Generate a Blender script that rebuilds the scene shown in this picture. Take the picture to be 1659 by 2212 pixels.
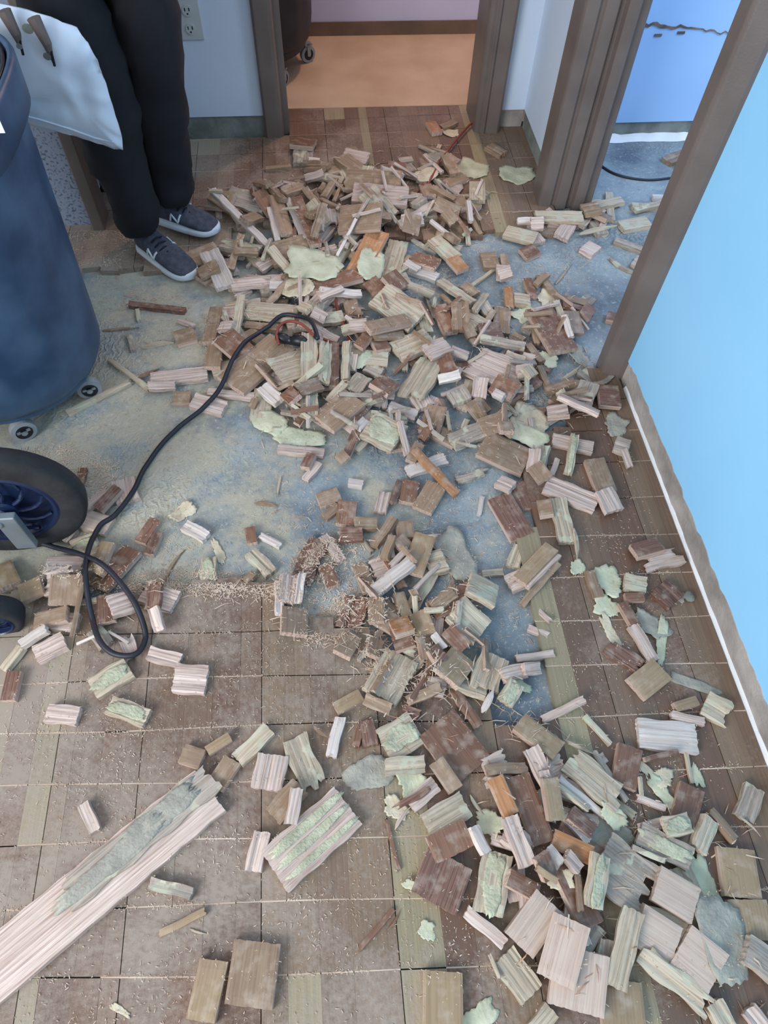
import bpy, bmesh, math, random
import numpy as np
from mathutils import Vector, Matrix, noise as mnoise

for o in list(bpy.data.objects): bpy.data.objects.remove(o)
S = bpy.context.scene; COL = S.collection

# ---------------------------------------------------------------- camera
FPX = 1471.0; CX, CY = 829.5, 1106.0; CAMH = 1.5
R = np.array([[0.99520355,-0.06583654,0.07235639],[-0.09445694,-0.8391393,0.53565205],[0.02545161,-0.53991738,-0.84133313]])
cam = bpy.data.cameras.new('camera'); camo = bpy.data.objects.new('camera', cam); COL.objects.link(camo)
cam.sensor_fit = 'VERTICAL'; cam.sensor_height = 24.0; cam.lens = FPX/2212*24.0; cam.clip_start = 0.02
r_, u_, b_ = R@np.array([1,0,0]), R@np.array([0,-1,0]), R@np.array([0,0,-1])
camo.matrix_world = Matrix(((r_[0],u_[0],b_[0],0),(r_[1],u_[1],b_[1],0),(r_[2],u_[2],b_[2],CAMH),(0,0,0,1)))
S.camera = camo
# ---------------------------------------------------------------- world, lights, exposure
S.view_settings.view_transform = 'Standard'; S.view_settings.look = 'None'
S.view_settings.gamma = 1.0; S.view_settings.use_curve_mapping = False
S.view_settings.exposure = 0.42
wd = bpy.data.worlds.new('world'); S.world = wd; wd.use_nodes = True
wd.node_tree.nodes['Background'].inputs[0].default_value = (0.87,0.915,1.0,1)
wd.node_tree.nodes['Background'].inputs[1].default_value = 0.62
def area(name, loc, target, sx, sy, power, color):
    l = bpy.data.lights.new(name, 'AREA'); l.shape='RECTANGLE'; l.size=sx; l.size_y=sy; l.energy=power; l.color=color
    o = bpy.data.objects.new(name, l); COL.objects.link(o); o.location = loc
    o.rotation_euler = (Vector(target)-Vector(loc)).to_track_quat('-Z','Y').to_euler(); return o
area('window_daylight', (-2.6,-1.6,2.1), (0.5,1.3,0.2), 2.2, 1.6, 120, (0.95,0.965,1.0))
area('side_room_daylight', (2.3,1.5,2.2), (1.6,2.6,0.4), 1.0, 1.0, 26, (0.7,0.86,1.0))
bl = bpy.data.lights.new('back_room_lamp','POINT'); bl.energy=23; bl.color=(1.0,0.60,0.36); bl.shadow_soft_size=0.05
blo = bpy.data.objects.new('back_room_lamp', bl); COL.objects.link(blo); blo.location=(0.62,3.42,1.75)

# ---------------------------------------------------------------- helpers
def un(x,y,z=0.0):
    d = R@np.array([x-CX,y-CY,FPX]); t=(z-CAMH)/d[2]; return np.array([d[0]*t,d[1]*t,z])
def onY(x,y,Y):
    d = R@np.array([x-CX,y-CY,FPX]); t=Y/d[1]; return Vector((d[0]*t,Y,CAMH+d[2]*t))
def proj(p):
    c = R.T@(np.array([p[0],p[1],p[2]-CAMH])); return (CX+FPX*c[0]/c[2], CY+FPX*c[1]/c[2])
def lin(c): return tuple(((v/255)/12.92 if v/255<=0.04045 else ((v/255+0.055)/1.055)**2.4) for v in c)
def inpoly(x,y,poly):
    c=False; n=len(poly); j=n-1
    for i in range(n):
        xi,yi=poly[i]; xj,yj=poly[j]
        if (yi>y)!=(yj>y) and x<(xj-xi)*(y-yi)/(yj-yi)+xi: c=not c
        j=i
    return c
def tag(o,label=None,cat=None,group=None,kind=None):
    if label: o['label']=label
    if cat: o['category']=cat
    if group: o['group']=group
    if kind: o['kind']=kind
    return o
def link(name, me, mats=(), parent=None):
    o=bpy.data.objects.new(name, me); COL.objects.link(o)
    for m in mats: me.materials.append(m)
    if parent: o.parent=parent
    return o
def mk(name, verts, faces, mats, parent=None, smooth=False, mi=None):
    me=bpy.data.meshes.new(name); me.from_pydata([tuple(v) for v in verts],[],faces); 
    if mi: me.polygons.foreach_set('material_index', mi)
    if smooth: me.polygons.foreach_set('use_smooth',[True]*len(me.polygons))
    me.update()
    return link(name, me, mats if isinstance(mats,(list,tuple)) else [mats], parent)
def empty(name, loc=(0,0,0)):
    o=bpy.data.objects.new(name,None); COL.objects.link(o); o.location=loc; o.empty_display_size=0.05; return o
class MB:
    def __init__(s): s.v=[]; s.f=[]; s.m=[]
    def add(s,vs,fs,mi=0):
        b=len(s.v); s.v+= [tuple(v) for v in vs]; s.f+=[tuple(i+b for i in f) for f in fs]; s.m+=[mi]*len(fs)
    def box(s,x0,x1,y0,y1,z0,z1,mi=0):
        s.add([(x0,y0,z0),(x1,y0,z0),(x1,y1,z0),(x0,y1,z0),(x0,y0,z1),(x1,y0,z1),(x1,y1,z1),(x0,y1,z1)],
              [(3,2,1,0),(4,5,6,7),(0,1,5,4),(1,2,6,5),(2,3,7,6),(3,0,4,7)],mi)
    def prism(s,poly,z0,z1,mi=0):
        n=len(poly); s.add([(x,y,z0) for x,y in poly]+[(x,y,z1) for x,y in poly],
            [tuple(range(n-1,-1,-1)),tuple(range(n,2*n))]+[(i,(i+1)%n,n+(i+1)%n,n+i) for i in range(n)],mi)
    def rings(s,rings,mi=0,cap=True,closed=False):
        n=len(rings[0]); b=len(s.v); fs=[]
        k=len(rings)
        for a in range(k-1 if not closed else k):
            c=(a+1)%k
            for i in range(n): fs.append((a*n+i,a*n+(i+1)%n,c*n+(i+1)%n,c*n+i))
        if cap and not closed: fs.append(tuple(range(n-1,-1,-1))); fs.append(tuple((k-1)*n+i for i in range(n)))
        s.add([p for r in rings for p in r],fs,mi)
    def tube(s,pts,r,n=8,mi=0,closed=False,cap=True):
        pts=[Vector(p) for p in pts]; rs=[]; up=Vector((0,0,1)); k=len(pts)
        for i,p in enumerate(pts):
            if closed: t=(pts[(i+1)%k]-pts[i-1]).normalized()
            else: t=(pts[min(i+1,k-1)]-pts[max(i-1,0)]).normalized()
            a=t.cross(up); a=a.normalized() if a.length>1e-3 else Vector((1,0,0)); b=t.cross(a).normalized()
            rr=r[i] if isinstance(r,(list,tuple)) else r
            rs.append([p+a*rr*math.cos(2*math.pi*j/n)+b*rr*math.sin(2*math.pi*j/n) for j in range(n)])
        s.rings(rs,mi,cap,closed)
    def cyl(s,c,axis,r,h,n=24,mi=0,r2=None):
        c=Vector(c); ax=Vector(axis).normalized(); a=ax.orthogonal().normalized(); b=ax.cross(a)
        rr=[r,r if r2 is None else r2]
        s.rings([[c+ax*(h*(k-0.5))+a*rr[k]*math.cos(2*math.pi*j/n)+b*rr[k]*math.sin(2*math.pi*j/n) for j in range(n)] for k in (0,1)],mi)
    def lathe(s,c,axis,prof,n=40,mi=0,closed=True):
        c=Vector(c); ax=Vector(axis).normalized(); a=ax.orthogonal().normalized(); b=ax.cross(a)
        s.rings([[c+ax*h+a*r*math.cos(2*math.pi*j/n)+b*r*math.sin(2*math.pi*j/n) for j in range(n)] for r,h in prof],mi,cap=not closed,closed=closed)
    def build(s,name,mats,parent=None,smooth=False,bevel=0):
        o=mk(name,s.v,s.f,mats,parent,smooth,s.m)
        bm=bmesh.new(); bm.from_mesh(o.data); bmesh.ops.recalc_face_normals(bm,faces=bm.faces); bm.to_mesh(o.data); bm.free()
        if bevel:
            md=o.modifiers.new('bevel','BEVEL'); md.width=bevel; md.segments=2; md.limit_method='ANGLE'
        return o
def spline(pts,n=8,closed=False):
    out=[]; P=[Vector(p) for p in pts]; k=len(P)
    for i in range(k if closed else k-1):
        p0=P[i-1] if (i>0 or closed) else P[0]; p1=P[i]; p2=P[(i+1)%k]; p3=P[(i+2)%k] if (i+2<k or closed) else P[-1]
        for j in range(n):
            t=j/n; out.append(0.5*((2*p1)+(p2-p0)*t+(2*p0-5*p1+4*p2-p3)*t*t+(3*p1-p0-3*p2+p3)*t**3))
    if not closed: out.append(P[-1])
    return out

# ---------------------------------------------------------------- materials
def newmat(name):
    m=bpy.data.materials.new(name); m.use_nodes=True; nt=m.node_tree; return m,nt,nt.nodes['Principled BSDF']
def N(nt,t,**k):
    n=nt.nodes.new(t)
    for a,b in k.items(): setattr(n,a,b)
    return n
def plain(name,c,rough=0.6,metal=0,var=0.12,scale=12,c2=None,bump=0.0,bscale=80,coord='Object'):
    m,nt,p=newmat(name); tc=N(nt,'ShaderNodeTexCoord'); nz=N(nt,'ShaderNodeTexNoise'); nz.inputs['Scale'].default_value=scale; nz.inputs['Detail'].default_value=6
    nt.links.new(tc.outputs[coord],nz.inputs['Vector'])
    rp=N(nt,'ShaderNodeValToRGB'); l=lin(c); l2=lin(c2) if c2 else tuple(v*(1-var*2) for v in l)
    rp.color_ramp.elements[0].position=0.36; rp.color_ramp.elements[1].position=0.64
    rp.color_ramp.elements[0].color=(*l2,1); rp.color_ramp.elements[1].color=(*l,1)
    nt.links.new(nz.outputs['Fac'],rp.inputs['Fac']); nt.links.new(rp.outputs['Color'],p.inputs['Base Color'])
    p.inputs['Roughness'].default_value=rough; p.inputs['Metallic'].default_value=metal
    if bump:
        n2=N(nt,'ShaderNodeTexNoise'); n2.inputs['Scale'].default_value=bscale; nt.links.new(tc.outputs[coord],n2.inputs['Vector'])
        bp=N(nt,'ShaderNodeBump'); bp.inputs['Strength'].default_value=bump; bp.inputs['Distance'].default_value=0.004
        nt.links.new(n2.outputs['Fac'],bp.inputs['Height']); nt.links.new(bp.outputs['Normal'],p.inputs['Normal'])
    return m
def wood(name,c,cd,rough=0.6,gs=110,contrast=(0.35,0.62),var=0.16,bump=0.25,glue=0.0):
    m,nt,p=newmat(name); L=nt.links.new
    tc=N(nt,'ShaderNodeTexCoord'); oi=N(nt,'ShaderNodeObjectInfo')
    vm=N(nt,'ShaderNodeVectorMath',operation='ADD'); sc=N(nt,'ShaderNodeMath',operation='MULTIPLY'); sc.inputs[1].default_value=7.0; gs=gs*1.9
    L(oi.outputs['Random'],sc.inputs[0]); L(tc.outputs['Object'],vm.inputs[0]); L(sc.outputs[0],vm.inputs[1])
    mp=N(nt,'ShaderNodeMapping'); mp.inputs['Scale'].default_value=(5,gs,gs*0.6); L(vm.outputs[0],mp.inputs['Vector'])
    nz=N(nt,'ShaderNodeTexNoise'); nz.inputs['Scale'].default_value=1.0; nz.inputs['Detail'].default_value=6; nz.inputs['Roughness'].default_value=0.68
    L(mp.outputs[0],nz.inputs['Vector'])
    rp=N(nt,'ShaderNodeValToRGB'); e=rp.color_ramp.elements; e[0].position=contrast[0]; e[1].position=contrast[1]
    e[0].color=(*lin(cd),1); e[1].color=(*lin(c),1); L(nz.outputs['Fac'],rp.inputs['Fac'])
    hs=N(nt,'ShaderNodeHueSaturation'); mr=N(nt,'ShaderNodeMapRange'); mr.inputs[3].default_value=1-var; mr.inputs[4].default_value=1+var
    L(oi.outputs['Random'],mr.inputs[0]); L(mr.outputs[0],hs.inputs['Value']); L(rp.outputs['Color'],hs.inputs['Color'])
    out=hs.outputs['Color']
    # loose dust lying on it
    nd=N(nt,'ShaderNodeTexNoise'); nd.inputs['Scale'].default_value=38; nd.inputs['Detail'].default_value=8; L(vm.outputs[0],nd.inputs['Vector'])
    rd=N(nt,'ShaderNodeMapRange'); rd.inputs[1].default_value=0.5; rd.inputs[2].default_value=0.75; rd.inputs[3].default_value=0; rd.inputs[4].default_value=0.5
    L(nd.outputs['Fac'],rd.inputs[0])
    mx=N(nt,'ShaderNodeMix',data_type='RGBA'); L(rd.outputs[0],mx.inputs['Factor']); L(out,mx.inputs[6]); mx.inputs[7].default_value=(*lin((196,182,166)),1); out=mx.outputs[2]
    if glue:
        ng=N(nt,'ShaderNodeTexNoise'); ng.inputs['Scale'].default_value=22; ng.inputs['Detail'].default_value=5; L(vm.outputs[0],ng.inputs['Vector'])
        rg=N(nt,'ShaderNodeMapRange'); rg.inputs[1].default_value=0.6-glue*0.2; rg.inputs[2].default_value=0.64-glue*0.2; L(ng.outputs['Fac'],rg.inputs[0])
        m2=N(nt,'ShaderNodeMix',data_type='RGBA'); L(rg.outputs[0],m2.inputs['Factor']); L(out,m2.inputs[6]); m2.inputs[7].default_value=(*lin((186,184,162)),1); out=m2.outputs[2]
    L(out,p.inputs['Base Color']); p.inputs['Roughness'].default_value=rough
    bp=N(nt,'ShaderNodeBump'); bp.inputs['Strength'].default_value=bump; bp.inputs['Distance'].default_value=0.002
    L(nz.outputs['Fac'],bp.inputs['Height']); L(bp.outputs['Normal'],p.inputs['Normal'])
    return m
M={}
M['t']=wood('varnished_tan_wood',(150,129,106),(128,104,84),0.45,130,bump=0.08,var=0.13)
M['o']=wood('varnished_olive_wood',(158,138,108),(142,118,92),0.45,130,bump=0.08,var=0.1)
M['b']=wood('varnished_brown_wood',(132,98,78),(104,72,56),0.45,160,bump=0.1,var=0.13)
M['r']=wood('red_brown_ridged_wood',(130,97,82),(94,66,55),0.5,190,contrast=(0.42,0.58),bump=0.3)
M['a']=wood('amber_wood',(164,118,78),(138,94,60),0.42,110,bump=0.1)
M['p']=wood('raw_pink_wood',(212,196,186),(158,134,122),0.75,120,bump=0.5)
M['c']=wood('raw_cream_wood',(200,188,166),(148,132,112),0.75,120,bump=0.5,glue=0.12)
M['k']=wood('planed_pale_wood',(198,180,165),(174,152,138),0.6,190,bump=0.15,var=0.06)
M['g']=wood('grey_dusty_wood',(178,168,156),(136,122,110),0.8,120,bump=0.5,glue=0.12)
M['w']=wood('white_fresh_wood',(220,212,206),(180,166,156),0.75,90,bump=0.3)
M['side']=wood('raw_wood_edge',(202,180,166),(156,128,112),0.75,150,bump=0.4,var=0.1)
M['glue']=plain('green_grey_adhesive',(194,196,170),0.75,c2=(158,158,134),scale=30,bump=0.8,bscale=160)
M['flake']=plain('dried_adhesive_sheet',(206,208,182),0.7,c2=(178,180,152),scale=18,bump=0.5,bscale=120)
M['gflake']=plain('grey_adhesive_sheet',(168,166,152),0.75,c2=(142,140,130),scale=24,bump=0.7,bscale=120)
M['cflake']=plain('cream_adhesive_sheet',(212,204,180),0.7,c2=(188,176,150),scale=24,bump=0.6,bscale=120)
M['shave']=plain('wood_shavings_dust',(218,200,180),0.85,c2=(184,160,138),scale=9)
M['shaveb']=plain('dark_splinter_wood',(196,156,128),0.8,c2=(156,112,86),scale=9)
M['frame']=plain('taupe_door_paint',(112,103,98),0.42,c2=(100,91,86),scale=7,bump=0.12,bscale=240)
M['walls']=plain('side_room_blue_paint',(166,206,250),0.7,c2=(158,200,246),scale=2.5)
M['wallb']=plain('pale_blue_wall_paint',(152,214,252),0.7,c2=(145,209,250),scale=2.5,bump=0.06,bscale=300)
M['wallg']=plain('grey_white_wall_paint',(206,222,240),0.7,c2=(196,212,230),scale=2.5,bump=0.08,bscale=300)
M['wallw']=plain('warm_white_wall_paint',(202,206,232),0.75,c2=(192,196,224),scale=3)
M['gap']=plain('bare_plaster_band',(136,142,136),0.85,c2=(104,110,104),scale=14,bump=0.6)
M['torn']=plain('torn_plaster_paper',(178,172,166),0.85,c2=(140,134,128),scale=9,bump=0.5)
M['white']=plain('white_caulk',(236,240,242),0.6,var=0.05)
M['basew']=plain('bare_brown_baseboard_strip',(124,100,84),0.8,c2=(96,84,70),scale=6)
M['brown']=plain('dark_crack_brown',(136,118,108),0.9,c2=(96,82,76),scale=20)
M['speck']=None
M['can']=plain('slate_blue_plastic',(64,92,118),0.45,c2=(36,62,90),scale=7,bump=0.05)
M['canb']=plain('black_dusty_plastic',(46,46,50),0.55,c2=(34,34,38),scale=9)
M['caster']=plain('grey_caster_rubber',(150,156,160),0.6)
M['metal']=plain('galvanised_bracket',(158,170,178),0.42,metal=0.6)
M['tyre']=plain('black_tyre_rubber',(44,46,48),0.8,c2=(30,32,36),scale=18,bump=0.3)
M['hub']=plain('navy_plastic_hub',(28,42,74),0.3)
M['cable']=plain('black_cable_rubber',(34,36,46),0.5)
M['red']=plain('red_cord_rubber',(140,66,54),0.55)
M['plug']=plain('black_plug_plastic',(24,28,34),0.4)
M['pants']=plain('black_work_trousers',(17,20,27),0.9,c2=(10,12,17),scale=8,bump=0.6,bscale=14)
M['shirt']=plain('dark_shirt_cloth',(30,34,42),0.9)
M['skin']=plain('skin',(196,150,124),0.6)
M['hair']=plain('dark_hair',(34,28,24),0.7)
M['shoe']=plain('grey_mesh_sneaker',(74,82,96),0.85,c2=(56,62,76),scale=60,bump=0.5,bscale=500)
M['sole']=plain('white_foam_sole',(208,220,228),0.6)
M['lace']=plain('black_lace',(18,20,26),0.8)
M['bag']=plain('white_plastic_film',(216,228,240),0.35,c2=(200,214,230),scale=6,bump=0.5,bscale=14)
M['strap']=plain('brown_slot_edge',(104,92,88),0.6)
M['label']=plain('white_paper_label',(224,230,234),0.6,var=0.02)
M['ink']=plain('black_ink',(24,24,28),0.6)
M['outlet']=plain('grey_white_outlet_plastic',(186,192,192),0.5,var=0.03)
M['chalk']=plain('blue_chalk_lump',(120,150,196),0.8)

def mat_concrete():
    m,nt,p=newmat('blue_grey_substrate'); L=nt.links.new; tc=N(nt,'ShaderNodeTexCoord')
    n1=N(nt,'ShaderNodeTexNoise'); n1.inputs['Scale'].default_value=3.2; n1.inputs['Detail'].default_value=9; n1.inputs['Roughness'].default_value=0.65
    L(tc.outputs['Object'],n1.inputs['Vector'])
    r1=N(nt,'ShaderNodeValToRGB'); e=r1.color_ramp.elements; e[0].position=0.33; e[0].color=(*lin((92,106,118)),1); e[1].position=0.66; e[1].color=(*lin((162,174,178)),1)
    L(n1.outputs['Fac'],r1.inputs['Fac'])
    # yellow-green glue residue, thicker on the left of the room
    n2=N(nt,'ShaderNodeTexNoise'); n2.inputs['Scale'].default_value=5.5; n2.inputs['Detail'].default_value=8; n2.inputs['Roughness'].default_value=0.7; L(tc.outputs['Object'],n2.inputs['Vector'])
    sx=N(nt,'ShaderNodeSeparateXYZ'); L(tc.outputs['Object'],sx.inputs[0])
    g=N(nt,'ShaderNodeMapRange'); g.inputs[1].default_value=-0.5; g.inputs[2].default_value=0.9; g.inputs[3].default_value=0.10; g.inputs[4].default_value=-0.16; L(sx.outputs[0],g.inputs[0])
    ad=N(nt,'ShaderNodeMath',operation='ADD'); L(n2.outputs['Fac'],ad.inputs[0]); L(g.outputs[0],ad.inputs[1])
    mr=N(nt,'ShaderNodeMapRange'); mr.inputs[1].default_value=0.44; mr.inputs[2].default_value=0.62; mr.inputs[4].default_value=0.85; L(ad.outputs[0],mr.inputs[0])
    mx=N(nt,'ShaderNodeMix',data_type='RGBA'); L(mr.outputs[0],mx.inputs['Factor']); L(r1.outputs['Color'],mx.inputs[6]); mx.inputs[7].default_value=(*lin((184,178,156)),1)
    # trowel ridges
    wv=N(nt,'ShaderNodeTexWave'); wv.inputs['Scale'].default_value=16; wv.inputs['Distortion'].default_value=11; wv.inputs['Detail'].default_value=5; wv.inputs['Detail Scale'].default_value=2.6
    mp=N(nt,'ShaderNodeMapping'); mp.inputs['Rotation'].default_value=(0,0,0.25); L(tc.outputs['Object'],mp.inputs['Vector']); L(mp.outputs[0],wv.inputs['Vector'])
    n4=N(nt,'ShaderNodeTexNoise'); n4.inputs['Scale'].default_value=2.3; L(tc.outputs['Object'],n4.inputs['Vector'])
    m4=N(nt,'ShaderNodeMapRange'); m4.inputs[1].default_value=0.5; m4.inputs[2].default_value=0.66; L(n4.outputs['Fac'],m4.inputs[0])
    mu=N(nt,'ShaderNodeMath',operation='MULTIPLY'); L(wv.outputs['Fac'],mu.inputs[0]); L(m4.outputs[0],mu.inputs[1])
    m3=N(nt,'ShaderNodeMix',data_type='RGBA'); mm=N(nt,'ShaderNodeMath',operation='MULTIPLY'); mm.inputs[1].default_value=0.35; L(mu.outputs[0],mm.inputs[0])
    L(mm.outputs[0],m3.inputs['Factor']); L(mx.outputs[2],m3.inputs[6]); m3.inputs[7].default_value=(*lin((196,200,190)),1)
    # fine speckle
    n5=N(nt,'ShaderNodeTexNoise'); n5.inputs['Scale'].default_value=70; n5.inputs['Detail'].default_value=6; n5.inputs['Roughness'].default_value=0.8; L(tc.outputs['Object'],n5.inputs['Vector'])
    m5=N(nt,'ShaderNodeMapRange'); m5.inputs[1].default_value=0.56; m5.inputs[2].default_value=0.66; m5.inputs[4].default_value=0.65; L(n5.outputs['Fac'],m5.inputs[0])
    m6=N(nt,'ShaderNodeMix',data_type='RGBA'); L(m5.outputs[0],m6.inputs['Factor']); L(m3.outputs[2],m6.inputs[6]); m6.inputs[7].default_value=(*lin((206,204,188)),1)
    m7=N(nt,'ShaderNodeMapRange'); m7.inputs[1].default_value=0.43; m7.inputs[2].default_value=0.33; m7.inputs[4].default_value=0.55; L(n5.outputs['Fac'],m7.inputs[0])
    m8=N(nt,'ShaderNodeMix',data_type='RGBA'); L(m7.outputs[0],m8.inputs['Factor']); L(m6.outputs[2],m8.inputs[6]); m8.inputs[7].default_value=(*lin((84,98,108)),1)
    L(m8.outputs[2],p.inputs['Base Color']); p.inputs['Roughness'].default_value=0.85
    s2=N(nt,'ShaderNodeMath',operation='ADD'); L(mu.outputs[0],s2.inputs[0]); L(n5.outputs['Fac'],s2.inputs[1])
    bp=N(nt,'ShaderNodeBump'); bp.inputs['Strength'].default_value=0.7; bp.inputs['Distance'].default_value=0.004; L(s2.outputs[0],bp.inputs['Height']); L(bp.outputs['Normal'],p.inputs['Normal'])
    return m
def mat_floorwood():
    m,nt,p=newmat('cut_up_wood_floor'); L=nt.links.new; tc=N(nt,'ShaderNodeTexCoord')
    at=N(nt,'ShaderNodeAttribute',attribute_name='tone')
    mp=N(nt,'ShaderNodeMapping'); mp.inputs['Scale'].default_value=(230,4,1); L(tc.outputs['Object'],mp.inputs['Vector'])
    nz=N(nt,'ShaderNodeTexNoise'); nz.inputs['Scale'].default_value=1; nz.inputs['Detail'].default_value=3; L(mp.outputs[0],nz.inputs['Vector'])
    mr=N(nt,'ShaderNodeMapRange'); mr.inputs[1].default_value=0.3; mr.inputs[2].default_value=0.7; mr.inputs[3].default_value=0.78; mr.inputs[4].default_value=1.12; L(nz.outputs['Fac'],mr.inputs[0])
    hs=N(nt,'ShaderNodeHueSaturation'); L(mr.outputs[0],hs.inputs['Value']); L(at.outputs['Color'],hs.inputs['Color'])
    n1=N(nt,'ShaderNodeTexNoise'); n1.inputs['Scale'].default_value=3.0; n1.inputs['Detail'].default_value=7; n1.inputs['Roughness'].default_value=0.7; L(tc.outputs['Object'],n1.inputs['Vector'])
    n2=N(nt,'ShaderNodeTexNoise'); n2.inputs['Scale'].default_value=95; n2.inputs['Detail'].default_value=7; n2.inputs['Roughness'].default_value=0.75; L(tc.outputs['Object'],n2.inputs['Vector'])
    sx=N(nt,'ShaderNodeSeparateXYZ'); L(tc.outputs['Object'],sx.inputs[0])
    g=N(nt,'ShaderNodeMapRange'); g.inputs[1].default_value=-0.7; g.inputs[2].default_value=0.5; g.inputs[3].default_value=0.16; g.inputs[4].default_value=-0.04; L(sx.outputs[0],g.inputs[0])
    a=N(nt,'ShaderNodeMath',operation='ADD'); L(n1.outputs['Fac'],a.inputs[0]); L(g.outputs[0],a.inputs[1])
    a2=N(nt,'ShaderNodeMath',operation='MULTIPLY_ADD'); L(n2.outputs['Fac'],a2.inputs[0]); a2.inputs[1].default_value=0.55; L(a.outputs[0],a2.inputs[2])
    md=N(nt,'ShaderNodeMapRange'); md.inputs[1].default_value=0.76; md.inputs[2].default_value=0.98; md.inputs[4].default_value=0.8; L(a2.outputs[0],md.inputs[0])
    mx=N(nt,'ShaderNodeMix',data_type='RGBA'); L(md.outputs[0],mx.inputs['Factor']); L(hs.outputs['Color'],mx.inputs[6]); mx.inputs[7].default_value=(*lin((160,148,136)),1)
    L(mx.outputs[2],p.inputs['Base Color'])
    rr=N(nt,'ShaderNodeMapRange'); rr.inputs[3].default_value=0.42; rr.inputs[4].default_value=0.85; L(md.outputs[0],rr.inputs[0]); L(rr.outputs[0],p.inputs['Roughness'])
    bp=N(nt,'ShaderNodeBump'); bp.inputs['Strength'].default_value=0.35; bp.inputs['Distance'].default_value=0.003; L(md.outputs[0],bp.inputs['Height']); L(bp.outputs['Normal'],p.inputs['Normal'])
    return m
def mat_speck():
    m,nt,p=newmat('grey_speckled_laminate'); L=nt.links.new; tc=N(nt,'ShaderNodeTexCoord')
    n=N(nt,'ShaderNodeTexVoronoi'); n.inputs['Scale'].default_value=110; L(tc.outputs['Object'],n.inputs['Vector'])
    n2=N(nt,'ShaderNodeTexNoise'); n2.inputs['Scale'].default_value=120; n2.inputs['Detail'].default_value=4; L(tc.outputs['Object'],n2.inputs['Vector'])
    r=N(nt,'ShaderNodeValToRGB'); e=r.color_ramp.elements; e[0].position=0.36; e[0].color=(*lin((84,92,108)),1); e[1].position=0.48; e[1].color=(*lin((134,146,164)),1)
    L(n2.outputs['Fac'],r.inputs['Fac']); L(r.outputs['Color'],p.inputs['Base Color']); p.inputs['Roughness'].default_value=0.6; return m
M['speck']=mat_speck(); M['conc']=mat_concrete(); M['floor']=mat_floorwood()
M['ply']=plain('tan_back_room_floor',(200,178,152),0.7,c2=(184,160,134),scale=5,bump=0.15,bscale=140)

# ---------------------------------------------------------------- setting: floors
EXPOSED_PX=[(-400,890),(0,880),(60,600),(150,575),(330,580),(440,560),(520,470),(640,450),(900,500),(1000,500),(1160,478),(1290,470),(1420,480),(1500,600),(1335,800),(1225,880),(1160,960),(1165,1090),(1140,1190),(1135,1255),(1168,1290),(1190,1400),(1215,1560),(1120,1570),(1040,1500),(960,1470),(850,1480),(800,1420),(740,1372),(650,1372),(590,1266),(470,1262),(300,1265),(0,1255),(-400,1270)]
EXPOSED=[tuple(un(x,y)[:2]) for x,y in EXPOSED_PX]
slab=MB(); slab.box(-2.2,2.6,-0.9,2.88,-0.12,-0.019); s=slab.build('floor',[M['conc']]); tag(s,'blue-grey concrete substrate with trowelled glue ridges where boards are gone','floor',kind='structure')
random.seed(4)
tones=[(130,108,90),(118,96,80),(138,116,94),(114,88,72),(126,102,84),(160,148,118),(120,95,78),(130,108,90),(118,90,72)]
fw=MB(); cols=[]
GX0,GX1=-1.7,0.885
# boards run into the depth of the room; saw cuts cross them
bx=[GX0]
while bx[-1]<GX1: bx.append(min(GX1,bx[-1]+random.choice([0.034,0.048,0.06,0.06,0.072,0.085])))
ny=33
def cuty(k,x):
    y=-0.72+0.113*k; t=(y-0.0)/2.6; a=-0.075+0.105*min(1,max(0,t)); return y+a*(x-0.1)+0.003*math.sin(7*x+k*2.1)
def inside_wood(x,y):
    if inpoly(x,y,EXPOSED): return False
    if y>2.98: return False
    if y>2.78 and not(-0.08<x<0.67): return False
    return True
for i in range(len(bx)-1):
    tb=random.choice(tones); seg=random.randint(3,9)
    for k in range(ny):
        seg-=1
        if seg<0: tb=random.choice(tones); seg=random.randint(9,20)
        gl=0.0009 if i%4==0 else 0.00012; gr_=0.0009 if (i+1)%4==0 else 0.00012; x0,x1=bx[i]+gl,bx[i+1]-gr_
        cx=(x0+x1)/2; y0a,y0b=cuty(k,x0)+0.0012,cuty(k,x1)+0.0013; y1a,y1b=cuty(k+1,x0)-0.0013,cuty(k+1,x1)-0.0013
        cyy=(y0a+y1b)/2
        if not inside_wood(cx,cyy): continue
        # torn ends beside the exposed area
        j0=-random.random()*0.03 if not inside_wood(cx,cyy-0.113) else 0; 
        y0a+=j0*0; zt=random.uniform(-0.0006,0.0004)
        if k>=3 and inpoly(cx,cyy-0.113,EXPOSED): d=random.uniform(-0.03,0.01); y0a+=d; y0b+=d+random.uniform(-0.01,0.01)
        if inpoly(cx,cyy+0.113,EXPOSED) : d=random.uniform(-0.008,0.03); y1a+=d; y1b+=d+random.uniform(-0.01,0.01)
        v=1+random.uniform(-0.05,0.05); c=lin(tuple(t*v*0.94 for t in tb))
        b=len(fw.f)
        fw.add([(x0,y0a,-0.019),(x1,y0b,-0.019),(x1,y1b,-0.019),(x0,y1a,-0.019),(x0,y0a,zt),(x1,y0b,zt),(x1,y1b,zt),(x0,y1a,zt)],
               [(4,5,6,7),(0,1,5,4),(1,2,6,5),(2,3,7,6),(3,0,4,7)]); cols+=[c]*5
        # dust packed in the saw cuts
        if inside_wood(cx,cyy-0.1) and inside_wood(cx,cyy+0.1) and mnoise.noise(Vector((cx*6,cyy*3,4)))>-0.18:
            fw.add([(x0-0.001,y0a-0.003,-0.0008),(x1+0.001,y0b-0.003,-0.0008),(x1+0.001,y0b+0.003,-0.0008),(x0-0.001,y0a+0.003,-0.0008)],[(0,1,2,3)],1); cols+=[lin((206,186,168))]
wf=mk('floor',fw.v,fw.f,[M['floor'],M['shave']],mi=fw.m)
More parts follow.
